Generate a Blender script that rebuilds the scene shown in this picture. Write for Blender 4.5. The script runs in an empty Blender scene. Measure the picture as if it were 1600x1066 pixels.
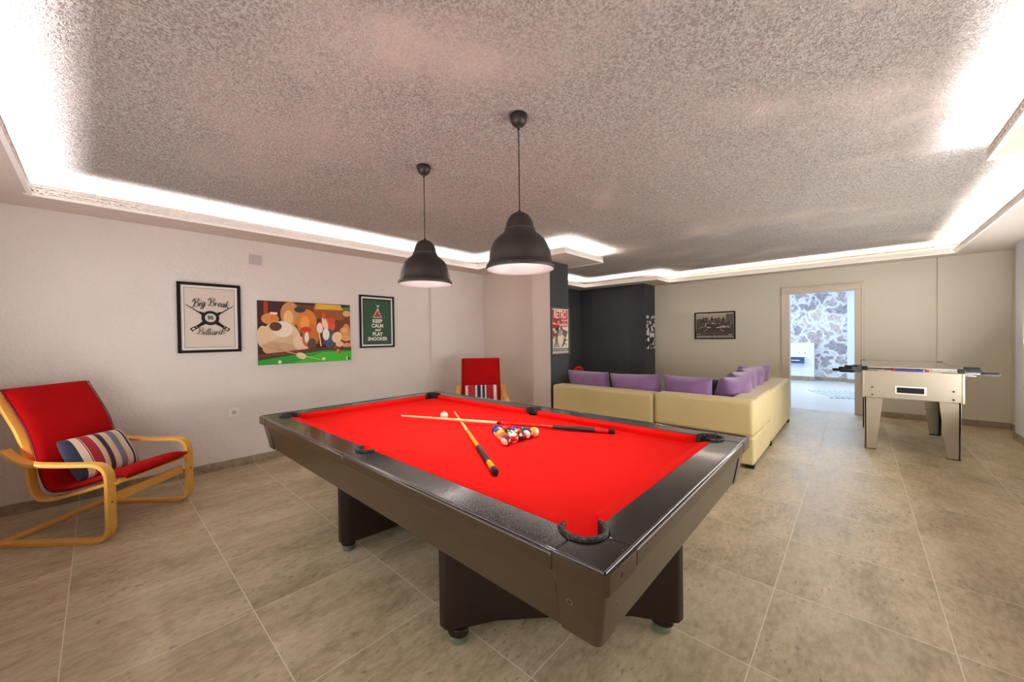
import bpy, bmesh, math, random
from math import pi, sin, cos, radians, sqrt, atan2
from mathutils import Vector, Matrix, noise

# ------------------------------------------------------------------ scene, camera, world, exposure
S = bpy.context.scene
C = S.collection
cam_d = bpy.data.cameras.new('camera')
cam = bpy.data.objects.new('camera', cam_d)
C.objects.link(cam)
cam_d.sensor_fit = 'HORIZONTAL'
cam_d.sensor_width = 36.0
cam_d.lens = 589.56 / 1600 * 36
cam_d.clip_start = 0.02
yaw, pit, rol = radians(42.376), radians(0.72), radians(-0.716)
fw = Vector((-sin(yaw) * cos(pit), cos(yaw) * cos(pit), -sin(pit)))
rt = Vector((cos(yaw), sin(yaw), 0)); up = rt.cross(fw)
r2 = rt * cos(rol) + up * sin(rol); u2 = -rt * sin(rol) + up * cos(rol)
M = Matrix((r2, u2, -fw)).transposed().to_4x4()
M.translation = (0, 0, 1.30)
cam.matrix_world = M
S.camera = cam
S.view_settings.view_transform = 'Standard'
S.view_settings.look = 'None'
S.view_settings.gamma = 1.0
S.view_settings.use_curve_mapping = False
S.view_settings.exposure = 0.50
S.cycles.max_bounces = 10
S.cycles.diffuse_bounces = 7
S.cycles.sample_clamp_indirect = 6.0
W = bpy.data.worlds.new('world'); S.world = W; W.use_nodes = True
W.node_tree.nodes['Background'].inputs[0].default_value = (0.75, 0.85, 1.0, 1)
W.node_tree.nodes['Background'].inputs[1].default_value = 0.3

# cove outline (the inner edge of the dropped soffit), counter-clockwise seen from below does not matter
COVE = [(-4.30, -0.32), (-4.30, 3.95), (-2.69, 3.95), (-2.69, 4.87), (-4.35, 4.87), (-4.35, 7.12),
        (-2.78, 7.12), (-2.78, 7.70), (0.99, 7.70), (0.99, 3.65), (0.61, 3.65), (0.61, 2.0), (0.99, 2.0), (0.99, -0.32)]
ZS, ZL, ZC = 2.340, 2.405, 2.49     # soffit underside, lip top, ceiling

def area(name, loc, direction, sx, sy, power, color, spread=pi):
    l = bpy.data.lights.new(name, 'AREA'); l.shape = 'RECTANGLE'; l.size = sx; l.size_y = sy
    l.energy = power; l.color = color; l.spread = spread
    o = bpy.data.objects.new(name, l); C.objects.link(o)
    o.location = loc
    return o

def orient(o, xaxis, direction):
    z = -Vector(direction).normalized(); x = Vector(xaxis).normalized(); y = z.cross(x).normalized(); x = y.cross(z)
    m = Matrix((x, y, z)).transposed().to_4x4(); m.translation = o.location
    o.matrix_world = m

LED_W = 15.0            # watts per metre of led strip behind the cove lip
for i in range(len(COVE)):
    a = Vector((*COVE[i], 0)); b = Vector((*COVE[(i + 1) % len(COVE)], 0))
    d = (b - a); L = d.length; d.normalize()
    outn = Vector((d.y, -d.x, 0)) * -1      # towards the walls (polygon runs clockwise)
    mid = (a + b) / 2 + outn * 0.09
    ax = mid; ax.z = 2.372
    col = (1.0, 0.97, 0.90) if b.y > 4.5 or a.y > 4.5 else (0.99, 0.97, 1.0)
    o = area('led_strip', ax, (0, 0, 1), L, 0.03, LED_W * L * (1.5 if a.y > 4.5 or b.y > 4.5 else 1.15), col)
    orient(o, d, Vector((0, 0, 1)) - outn * 0.55)

hall = area('hall_daylight', (-2.6, 10.6, 1.7), (1, 0, -0.2), 1.8, 1.8, 50, (0.62, 0.80, 1.0))
orient(hall, (0, 1, 0), (1, 0.35, -0.15))
hall3 = area('hall_spill_fill', (-0.5, 12.3, 2.48), (0, -1, 0), 1.6, .22, 34, (0.62, 0.79, 1.0))  # added lamp, out of sight: sends blue spill through the doorway
orient(hall3, (1, 0, 0), (0, -1, -0.42))
hall2 = area('hall_ceiling_light', (-0.6, 10.6, 2.5), (0, 0, -1), 1.6, 3.0, 32, (0.70, 0.84, 1.0))
orient(hall2, (1, 0, 0), (0, 0, -1))
fill_front = area('added_fill', (-1.7, -0.68, 1.15), (0, 1, 0), 4.6, 1.5, 62, (1.0, 0.98, 0.97))  # added fill lamp behind the viewpoint, lifts walls and ceiling
orient(fill_front, (1, 0, 0), (0, 1, 0.62))
fill_right = area('added_fill', (1.37, 4.2, 1.15), (-1, 0, 0), 5.4, 1.5, 150, (1.0, 0.985, 0.955))  # second added fill lamp, unseen along the right wall
orient(fill_right, (0, 1, 0), (-1, 0, 0.8))

# ------------------------------------------------------------------ materials
def lin(c):
    return tuple(((v / 255) / 12.92 if v / 255 <= 0.04045 else ((v / 255 + 0.055) / 1.055) ** 2.4) for v in c) + (1,)

MATS = {}
def mat(name, rgb, rough=0.5, metal=0.0, spec=0.5, coat=0.0, bump=None, emis=None, sheen=0.0, coat_rough=0.05):
    m = bpy.data.materials.new(name); m.use_nodes = True
    b = m.node_tree.nodes['Principled BSDF']
    b.inputs['Base Color'].default_value = lin(rgb)
    b.inputs['Roughness'].default_value = rough
    b.inputs['Metallic'].default_value = metal
    b.inputs['Specular IOR Level'].default_value = spec
    b.inputs['Coat Weight'].default_value = coat
    b.inputs['Coat Roughness'].default_value = coat_rough
    b.inputs['Sheen Weight'].default_value = sheen
    if bump:
        sc, st, det = bump
        nt = m.node_tree
        tc = nt.nodes.new('ShaderNodeTexCoord'); n = nt.nodes.new('ShaderNodeTexNoise')
        n.inputs['Scale'].default_value = sc; n.inputs['Detail'].default_value = det
        bp = nt.nodes.new('ShaderNodeBump'); bp.inputs['Strength'].default_value = st; bp.inputs['Distance'].default_value = 0.01
        nt.links.new(tc.outputs['Object'], n.inputs['Vector'])
        nt.links.new(n.outputs['Fac'], bp.inputs['Height'])
        nt.links.new(bp.outputs['Normal'], b.inputs['Normal'])
    MATS[name] = m
    return m

class NT:
    """tiny node helper"""
    def __init__(s, m):
        s.nt = m.node_tree; s.b = s.nt.nodes['Principled BSDF']
    def n(s, typ, **kw):
        x = s.nt.nodes.new('ShaderNode' + typ)
        for k, v in kw.items():
            if k.startswith('i_'):
                x.inputs[k[2:].replace('_', ' ')].default_value = v
            else: setattr(x, k, v)
        return x
    def l(s, a, b): s.nt.links.new(a, b)
    def math(s, op, a, b=None, c=None):
        x = s.nt.nodes.new('ShaderNodeMath'); x.operation = op
        for i, v in enumerate((a, b, c)):
            if v is None: continue
            if isinstance(v, (int, float)): x.inputs[i].default_value = v
            else: s.l(v, x.inputs[i])
        return x.outputs[0]
    def mix(s, f, a, b, typ='MIX'):
        x = s.nt.nodes.new('ShaderNodeMix'); x.data_type = 'RGBA'; x.blend_type = typ
        for k, v in ((0, f), (6, a), (7, b)):
            if isinstance(v, (int, float)): x.inputs[k].default_value = v
            elif isinstance(v, tuple): x.inputs[k].default_value = v
            else: s.l(v, x.inputs[k])
        return x.outputs[2]
    def ramp(s, src, stops, interp='LINEAR'):
        x = s.nt.nodes.new('ShaderNodeValToRGB'); cr = x.color_ramp; cr.interpolation = interp
        while len(cr.elements) < len(stops): cr.elements.new(0.5)
        for e, (p, c) in zip(cr.elements, stops):
            e.position = p; e.color = c
        s.l(src, x.inputs[0]); return x.outputs[0]
    def coord(s, which='Object', scale=None, rot=None):
        tc = s.nt.nodes.new('ShaderNodeTexCoord'); o = tc.outputs[which]
        if scale or rot:
            mp = s.nt.nodes.new('ShaderNodeMapping')
            if scale: mp.inputs['Scale'].default_value = scale
            if rot: mp.inputs['Rotation'].default_value = rot
            s.l(o, mp.inputs['Vector']); o = mp.outputs[0]
        return o
    def noise(s, v, scale, detail=3, rough=0.5):
        x = s.nt.nodes.new('ShaderNodeTexNoise'); x.inputs['Scale'].default_value = scale
        x.inputs['Detail'].default_value = detail; x.inputs['Roughness'].default_value = rough
        s.l(v, x.inputs['Vector']); return x.outputs['Fac']
    def bump(s, h, strength, dist):
        x = s.nt.nodes.new('ShaderNodeBump'); x.inputs['Strength'].default_value = strength; x.inputs['Distance'].default_value = dist
        s.l(h, x.inputs['Height']); s.l(x.outputs[0], s.b.inputs['Normal'])

def g(v): return (v, v, v, 1)

# plaster wall
m_wall = mat('wall_plaster', (226, 217, 208), 0.85, spec=0.2)
k = NT(m_wall); co = k.coord()
h = k.math('ADD', k.noise(co, 38, 4, 0.6), k.math('MULTIPLY', k.noise(co, 9, 2), 0.8))
k.bump(h, 0.55, 0.02)
k.l(k.mix(k.noise(co, 2.2, 3), lin((230, 224, 219)), lin((222, 214, 207))), k.b.inputs['Base Color'])
m_smooth = mat('painted_plaster', (216, 210, 194), 0.8, spec=0.2, bump=(30, 0.08, 3))
m_part = mat('ivory_plaster', (220, 209, 199), 0.8, spec=0.2, bump=(34, 0.3, 3))
m_soffit = mat('soffit_paint', (204, 192, 182), 0.85, spec=0.15, bump=(20, 0.04, 3))
m_lip = mat('cornice_white', (243, 238, 232), 0.5, spec=0.3)
m_dark = mat('charcoal_wall', (72, 73, 76), 0.75, spec=0.25)
k = NT(m_dark); co = k.coord()
k.l(k.mix(k.noise(k.coord(scale=(1, 1, 0.3)), 3, 4), lin((50, 52, 57)), lin((74, 75, 78))), k.b.inputs['Base Color'])
k.bump(k.noise(co, 25, 3), 0.15, 0.01)
m_blue = mat('cool_white_plaster', (214, 217, 224), 0.8, spec=0.2, bump=(30, 0.15, 3))

# rough stucco ceiling
m_ceil = mat('stucco_ceiling', (228, 216, 208), 0.9, spec=0.1)
k = NT(m_ceil); co = k.coord()
fine = k.noise(co, 95, 3, 0.7)
patch = k.noise(co, 1.0, 5, 0.62)
amp = k.ramp(patch, [(0.34, g(0.25)), (0.52, g(1.0))])
streak = k.noise(k.coord(scale=(0.6, 3.0, 1), rot=(0, 0, 0.9)), 6.0, 7, 0.78)
hh = k.math('ADD', k.math('MULTIPLY', fine, amp), k.math('MULTIPLY', streak, 0.35))
k.bump(hh, 1.0, 0.06)
crv = k.ramp(fine, [(0.40, g(0.0)), (0.58, g(1.0))])
base_ = k.mix(k.noise(co, 0.9, 5, 0.6), lin((252, 246, 242)), lin((240, 228, 218)))
k.l(k.mix(k.math('MULTIPLY', k.math('SUBTRACT', 1.0, crv), k.math('MULTIPLY', amp, 0.62)), k.mix(amp, lin((206, 188, 176)), base_), lin((136, 118, 110))), k.b.inputs['Base Color'])

# travertine look floor tiles
TILE, OX, OY = 0.6067, 0.298, -0.127
def tile_material(name, grid=True):
    m = mat(name, (170, 150, 122), 0.35, spec=0.45)
    k = NT(m); co = k.coord()
    sep = k.n('SeparateXYZ'); k.l(co, sep.inputs[0])
    def cell(ax, off):
        t = k.math('DIVIDE', k.math('SUBTRACT', sep.outputs[ax], off), TILE)
        fr = k.math('FRACT', t); fl = k.math('FLOOR', t)
        d = k.math('MINIMUM', fr, k.math('SUBTRACT', 1.0, fr))
        return d, fl
    dx, fx = cell(0, OX); dy, fy = cell(1, OY)
    comb = k.n('CombineXYZ'); k.l(fx, comb.inputs[0]); k.l(fy, comb.inputs[1])
    wn = k.n('TexWhiteNoise'); wn.noise_dimensions = '3D'; k.l(comb.outputs[0], wn.inputs['Vector'])
    addv = k.n('VectorMath'); addv.operation = 'MULTIPLY_ADD'
    k.l(wn.outputs['Color'], addv.inputs[0]); addv.inputs[1].default_value = (7, 7, 7); k.l(co, addv.inputs[2])
    v = addv.outputs[0]
    mp = k.n('Mapping'); mp.inputs['Scale'].default_value = (1.0, 0.42, 1); k.l(v, mp.inputs['Vector'])
    cl = k.noise(mp.outputs[0], 4.2, 7, 0.66)
    base = k.ramp(cl, [(0.32, lin((146, 130, 98))), (0.48, lin((176, 160, 127))), (0.66, lin((204, 189, 158)))])
    fineg = k.noise(mp.outputs[0], 40, 4, 0.7)
    base = k.mix(0.30, base, k.ramp(fineg, [(0.35, lin((124, 108, 80))), (0.65, lin((208, 194, 166)))]))
    mp2 = k.n('Mapping'); mp2.inputs['Scale'].default_value = (62, 24, 1); k.l(v, mp2.inputs['Vector'])
    pit = k.noise(mp2.outputs[0], 1.0, 3, 0.55)
    blot = k.noise(v, 2.6, 3, 0.6)
    pm = k.math('MULTIPLY', k.ramp(pit, [(0.61, g(0)), (0.67, g(1))]), k.ramp(blot, [(0.40, g(0.1)), (0.60, g(1))]))
    base = k.mix(k.math('MULTIPLY', pm, 0.55), base, lin((92, 76, 55)))
    vary = k.math('MULTIPLY_ADD', wn.outputs['Value'], 0.10, 0.95)
    hs = k.n('HueSaturation'); k.l(vary, hs.inputs['Value']); k.l(base, hs.inputs['Color']); base = hs.outputs[0]
    if grid:
        e = k.math('MINIMUM', dx, dy)
        gm = k.math('LESS_THAN', e, 0.0034)
        base = k.mix(gm, base, lin((216, 208, 190)))
        ro = k.math('MULTIPLY_ADD', gm, 0.4, k.math('MULTIPLY_ADD', cl, 0.25, 0.36))
        k.l(ro, k.b.inputs['Roughness'])
        k.bump(k.math('ADD', k.math('MULTIPLY', pm, -0.6), k.math('MULTIPLY', gm, -0.8)), 0.25, 0.004)
    k.l(base, k.b.inputs['Base Color'])
    return m
m_floor = tile_material('travertine_tile')
m_base = mat('skirting_tile', (150, 136, 112), 0.45)
k = NT(m_base); co = k.coord()
sep = k.n('SeparateXYZ'); k.l(co, sep.inputs[0])
def joint(ax, off):
    fr = k.math('FRACT', k.math('DIVIDE', k.math('SUBTRACT', sep.outputs[ax], off), TILE))
    return k.math('LESS_THAN', k.math('MINIMUM', fr, k.math('SUBTRACT', 1.0, fr)), 0.003)
jm = k.math('MAXIMUM', joint(0, OX), joint(1, OY))
k.l(k.mix(jm, k.ramp(k.noise(co, 14, 6, 0.65), [(0.3, lin((124, 111, 90))), (0.7, lin((168, 154, 130)))]), lin((196, 186, 166))), k.b.inputs['Base Color'])

# stone wall of the hall
m_stone = mat('rubble_stone', (210, 210, 215), 0.9, spec=0.2)
k = NT(m_stone); co = k.coord()
wv = k.n('VectorMath'); wv.operation = 'MULTIPLY_ADD'
nn = k.n('TexNoise'); nn.inputs['Scale'].default_value = 4; k.l(co, nn.inputs['Vector'])
k.l(nn.outputs['Color'], wv.inputs[0]); wv.inputs[1].default_value = (0.5, 0.5, 0.5); k.l(co, wv.inputs[2])
vo = k.n('TexVoronoi'); vo.feature = 'DISTANCE_TO_EDGE'; vo.inputs['Scale'].default_value = 3.4; k.l(wv.outputs[0], vo.inputs['Vector'])
vc = k.n('TexVoronoi'); vc.inputs['Scale'].default_value = 3.4; k.l(wv.outputs[0], vc.inputs['Vector'])
st = k.ramp(vo.outputs['Distance'], [(0.03, g(0)), (0.20, g(1.0))])
grit = k.noise(co, 22, 6, 0.75)
pick = k.ramp(k.n('SeparateColor').outputs[0], [(0, g(0)), (1, g(1))])
sc_ = k.n('SeparateColor'); k.l(vc.outputs['Color'], sc_.inputs[0])
tone = k.ramp(sc_.outputs[0], [(0.0, lin((178, 168, 168))), (0.35, lin((214, 198, 188))), (0.6, lin((160, 156, 162))), (1.0, lin((190, 180, 176)))])
tone = k.mix(k.ramp(grit, [(0.38, g(0.7)), (0.50, g(0))]), tone, lin((100, 84, 78)))
k.l(k.mix(st, lin((226, 226, 230)), tone), k.b.inputs['Base Color'])
k.bump(k.math('ADD', st, grit), 0.6, 0.03)

# things
m_redcloth = mat('red_billiard_cloth', (230, 30, 25), 0.9, spec=0.05)
m_rail = mat('dark_lacquer', (46, 38, 36), 0.18, spec=0.4, coat=0.22, coat_rough=0.05)
k = NT(m_rail); co = k.coord()
sp = k.noise(co, 260, 2, 0.5); spm = k.math('MULTIPLY', k.ramp(sp, [(0.60, g(0)), (0.66, g(1))]), k.ramp(k.noise(co, 3.2, 3), [(0.45, g(0)), (0.62, g(0.8))]))
k.l(k.mix(spm, lin((22, 18, 17)), lin((130, 124, 118))), k.b.inputs['Base Color'])
k.bump(k.noise(co, 180, 2), 0.05, 0.004)
m_skirt = mat('brown_lacquer', (84, 69, 52), 0.28, spec=0.4, coat=0.22, coat_rough=0.12)
k = NT(m_skirt)
k.l(k.mix(k.noise(k.coord(scale=(1.2, 1.2, 9)), 3, 5, 0.6), lin((45, 33, 19)), lin((63, 48, 29))), k.b.inputs['Base Color'])
m_ped = mat('dark_walnut_laminate', (56, 38, 28), 0.45, spec=0.3)
k = NT(m_ped)
k.l(k.mix(k.noise(k.coord(scale=(6, 6, 0.7)), 5, 6, 0.65), lin((24, 14, 9)), lin((42, 27, 18))), k.b.inputs['Base Color'])
m_rubber = mat('grey_ribbed_rubber', (70, 70, 70), 0.55)
k = NT(m_rubber)
k.l(k.mix(k.ramp(k.noise(k.coord(), 120, 4, 0.7), [(0.5, g(0)), (0.68, g(0.6))]), lin((22, 22, 23)), lin((120, 120, 118))), k.b.inputs['Base Color'])
m_black = mat('black_plastic', (18, 18, 19), 0.55, spec=0.3)
m_blackmat = mat('matte_black', (14, 14, 14), 0.8)
m_screw = mat('steel', (84, 80, 76), 0.35, metal=1.0)
m_ring = mat('dull_nickel', (126, 116, 104), 0.4, metal=0.6)
m_bead = mat('black_gloss_bead', (14, 14, 18), 0.10, spec=0.7, coat=1.0, coat_rough=0.03)
m_foot = mat('zinc_foot', (112, 122, 98), 0.35, metal=0.3)
m_lamp = mat('dark_bronze_enamel', (66, 57, 50), 0.42, spec=0.5)
k = NT(m_lamp); k.l(k.mix(k.noise(k.coord(scale=(1, 1, 0.2)), 8, 3), lin((34, 29, 26)), lin((46, 40, 34))), k.b.inputs['Base Color'])
m_lampin = mat('white_enamel', (176, 170, 168), 0.35)
m_bulb = mat('frosted_bulb', (245, 244, 240), 0.3)
m_cable = mat('black_cable', (26, 22, 20), 0.5)
m_birch = mat('birch_veneer', (222, 170, 84), 0.38, spec=0.45)
k = NT(m_birch); k.l(k.mix(k.noise(k.coord(scale=(3, 3, 3)), 6, 5, 0.6), lin((240, 186, 92)), lin((224, 166, 72))), k.b.inputs['Base Color'])
m_redfab = mat('red_cotton', (182, 22, 24), 0.9, spec=0.1, bump=(90, 0.15, 4))
k = NT(m_redfab); k.l(k.mix(k.noise(k.coord(), 5, 4), lin((150, 6, 9)), lin((172, 9, 12))), k.b.inputs['Base Color'])
m_piping = mat('dark_red_piping', (60, 6, 10), 0.8)
m_sofa = mat('cream_microfibre', (222, 204, 158), 0.85, sheen=0.25)
k = NT(m_sofa); co = k.coord(); k.l(k.mix(k.noise(co, 3, 4), lin((222, 205, 152)), lin((206, 187, 128))), k.b.inputs['Base Color']); k.bump(k.noise(co, 8, 4), 0.15, 0.02)
m_purple = mat('lilac_velvet', (150, 112, 168), 0.85, sheen=0.5)
k = NT(m_purple); co = k.coord(); k.l(k.mix(k.noise(co, 9, 5), lin((116, 82, 128)), lin((140, 104, 152))), k.b.inputs['Base Color']); k.bump(k.noise(k.coord(scale=(1, 1, 2.2)), 7, 4), 0.3, 0.02)
m_navy = mat('navy_cotton', (38, 38, 52), 0.85)
m_foos = mat('cream_laminate', (172, 161, 143), 0.45, spec=0.35)
m_foosedge = mat('taupe_edge', (178, 163, 143), 0.45)
m_chrome = mat('chrome', (130, 130, 132), 0.3, metal=1.0)
m_glass = mat('clear_glass', (255, 255, 255), 0.02)
b = m_glass.node_tree.nodes['Principled BSDF']; b.inputs['Transmission Weight'].default_value = 1.0; b.inputs['IOR'].default_value = 1.45
m_green = mat('green_pitch', (52, 120, 60), 0.6)
m_redpl = mat('red_plastic', (200, 34, 34), 0.35)
m_bluepl = mat('blue_plastic', (34, 54, 160), 0.35)
m_white = mat('white_plastic', (232, 230, 226), 0.35)
m_grey = mat('grey_plate', (188, 182, 180), 0.5)
m_door = mat('door_casing_paint', (214, 203, 186), 0.45)
m_cab = mat('white_lacquer', (228, 232, 240), 0.35)
m_dblue = mat('slate_blue_front', (62, 78, 112), 0.35)
m_rug = mat('striped_rug', (220, 224, 232), 0.95)
k = NT(m_rug); co = k.coord()
wvx = k.n('TexWave'); wvx.inputs['Scale'].default_value = 3.4; wvx.inputs['Distortion'].default_value = 1.6; wvx.inputs['Detail Scale'].default_value = 9; k.l(co, wvx.inputs['Vector'])
k.l(k.mix(k.ramp(k.math('ADD', wvx.outputs['Fac'], k.math('MULTIPLY', k.noise(co, 30, 2), 0.4)), [(0.62, g(0)), (0.74, g(1))]), lin((226, 229, 236)), lin((84, 94, 116))), k.b.inputs['Base Color'])
m_abs = mat('black_white_abstract', (20, 20, 20), 0.6)
k = NT(m_abs); co = k.coord(scale=(1, 0.02, 1))
vo = k.n('TexVoronoi'); vo.feature = 'F1'; vo.inputs['Scale'].default_value = 11; vo.inputs['Randomness'].default_value = 0.8; k.l(co, vo.inputs['Vector'])
nz = k.noise(co, 26, 4, 0.7)
mm = k.ramp(k.math('ADD', vo.outputs['Distance'], k.math('MULTIPLY', nz, 0.9)), [(0.90, g(1)), (1.0, g(0))])
k.l(k.mix(mm, lin((18, 18, 18)), lin((228, 226, 224))), k.b.inputs['Base Color'])
FLAT = {}
def flat(rgb, rough=0.55):
    key = (rgb, rough)
    if key not in FLAT: FLAT[key] = mat('print_%d_%d_%d' % rgb, rgb, rough, spec=0.3)
    return FLAT[key]

# ------------------------------------------------------------------ mesh builder
class MB:
    def __init__(s): s.v = []; s.f = []; s.mi = []; s.mats = []
    def m(s, material):
        if material not in s.mats: s.mats.append(material)
        return s.mats.index(material)
    def add(s, vs, fs, material, T=None):
        o = len(s.v); i = s.m(material)
        for p in vs:
            p = Vector(p); s.v.append(tuple(T @ p if T else p))
        for f in fs: s.f.append(tuple(a + o for a in f)); s.mi.append(i)
        return s
    def box(s, x0, x1, y0, y1, z0, z1, material, T=None):
        vs = [(x, y, z) for z in (z0, z1) for y in (y0, y1) for x in (x0, x1)]
        return s.add(vs, [(0, 2, 3, 1), (4, 5, 7, 6), (0, 1, 5, 4), (2, 6, 7, 3), (0, 4, 6, 2), (1, 3, 7, 5)], material, T)
    def prism(s, poly, z0, z1, material, T=None, poly2=None, plane='xy'):
        """poly extruded from z0 to z1 (optionally another outline at z1)"""
        q = poly2 or poly; n = len(poly)
        ar = sum(poly[i][0] * poly[(i + 1) % n][1] - poly[(i + 1) % n][0] * poly[i][1] for i in range(n))
        if ar < 0: poly = poly[::-1]; q = q[::-1]
        f3 = (lambda p, z: (p[0], p[1], z)) if plane == 'xy' else (lambda p, z: (p[0], z, p[1]))
        vs = [f3(p, z0) for p in poly] + [f3(p, z1) for p in q]
        fs = [tuple(range(n))[::-1], tuple(range(n, 2 * n))] + [(i, (i + 1) % n, n + (i + 1) % n, n + i) for i in range(n)]
        if plane != 'xy': fs = [t[::-1] for t in fs]
        return s.add(vs, fs, material, T)
    def lathe(s, prof, material, n=32, T=None, caps=True):
        vs = []; fs = []
        for r, z in prof:
            for i in range(n): a = 2 * pi * i / n; vs.append((r * cos(a), r * sin(a), z))
        for j in range(len(prof) - 1):
            for i in range(n):
                a = j * n + i; b_ = j * n + (i + 1) % n
                fs.append((a, b_, b_ + n, a + n))
        if caps and prof[0][0] > 1e-5: fs.append(tuple(range(n))[::-1])
        if caps and prof[-1][0] > 1e-5: fs.append(tuple(range((len(prof) - 1) * n, len(prof) * n)))
        return s.add(vs, fs, material, T)
    def cyl(s, p0, p1, r, material, n=16, r1=None):
        p0, p1 = Vector(p0), Vector(p1); d = p1 - p0
        T = Matrix.Translation(p0) @ d.to_track_quat('Z', 'Y').to_matrix().to_4x4()
        return s.lathe([(r, 0), (r if r1 is None else r1, d.length)], material, n, T)
    def sphere(s, c, r, material, n=20, sc=(1, 1, 1)):
        pr = [(max(r * sin(pi * j / n), 1e-6), -r * cos(pi * j / n)) for j in range(n + 1)]
        T = Matrix.Translation(c) @ Matrix.Diagonal((*sc, 1))
        return s.lathe(pr, material, n * 2, T)
    def sweep(s, path, cross, material, side=(0, 1, 0), closed=False):
        """cross: list of (a,b) with a along 'side', b along the in-plane normal of the path"""
        n = len(path); P = [Vector(p) for p in path]; side = Vector(side); vs = []; m_ = len(cross)
        for i in range(n):
            if closed: t = P[(i + 1) % n] - P[i - 1]
            else: t = (P[min(i + 1, n - 1)] - P[max(i - 1, 0)])
            t.normalize(); nn_ = side.cross(t).normalized()
            for a, b_ in cross: vs.append(P[i] + side * a + nn_ * b_)
        fs = []
        for i in range(n if closed else n - 1):
            for j in range(m_):
                a = i * m_ + j; b_ = i * m_ + (j + 1) % m_; c = ((i + 1) % n) * m_
                fs.append((a, b_, c + (j + 1) % m_, c + j))
        if not closed: fs += [tuple(range(m_))[::-1], tuple(range((n - 1) * m_, n * m_))]
        return s.add(vs, fs, material)
    def build(s, name, parent=None, bevel=0, seg=2, smooth=True, subsurf=0, angle=40, loc=None):
        me = bpy.data.meshes.new(name); me.from_pydata(s.v, [], s.f); me.update()
        for m_ in s.mats: me.materials.append(m_)
        me.polygons.foreach_set('material_index', s.mi)
        bm = bmesh.new(); bm.from_mesh(me); bmesh.ops.recalc_face_normals(bm, faces=bm.faces)
        bm.to_mesh(me); bm.free()
        o = bpy.data.objects.new(name, me); C.objects.link(o)
        if parent: o.parent = parent
        if loc: o.location = loc
        if smooth:
            for p in me.polygons: p.use_smooth = True
            if not subsurf:
                try: me.set_sharp_from_angle(angle=radians(angle))
                except Exception: pass
        if bevel:
            b_ = o.modifiers.new('bevel', 'BEVEL'); b_.width = bevel; b_.segments = seg; b_.limit_method = 'ANGLE'; b_.angle_limit = radians(35)
            b_.harden_normals = False
        if subsurf:
            b_ = o.modifiers.new('sub', 'SUBSURF'); b_.levels = subsurf; b_.render_levels = subsurf
        return o

def tag(o, label, cat, group=None, kind=None):
    o['label'] = label; o['category'] = cat
    if group: o['group'] = group
    if kind: o['kind'] = kind
    return o
def struct(o): o['kind'] = 'structure'; return o
def thing(name, label, cat, loc=(0, 0, 0), rz=0, group=None):
    o = bpy.data.objects.new(name, None); C.objects.link(o); o.empty_display_size = 0.1
    o.location = loc; o.rotation_euler = (0, 0, rz); tag(o, label, cat, group); return o
def copy_tree(o, parent=None):
    c = o.copy(); C.objects.link(c)
    if parent: c.parent = parent
    for ch in list(o.children): copy_tree(ch, c)
    return c

def text_geo(txt, size, xs=1.0, bold=0.0, shear=0.0, align='CENTER'):
    cu = bpy.data.curves.new('lettering', 'FONT'); cu.body = txt; cu.size = size; cu.offset = bold; cu.shear = shear
    cu.align_x = align; cu.align_y = 'CENTER'; cu.resolution_u = 3
    ob = bpy.data.objects.new('lettering', cu); C.objects.link(ob)
    dg = bpy.context.evaluated_depsgraph_get(); ev = ob.evaluated_get(dg); me = ev.to_mesh()
    vs = [(v.co.x * xs, 0, v.co.y) for v in me.vertices]; fs = [tuple(p.vertices) for p in me.polygons]
    ev.to_mesh_clear(); bpy.data.objects.remove(ob); bpy.data.curves.remove(cu)
    return vs, fs

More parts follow.
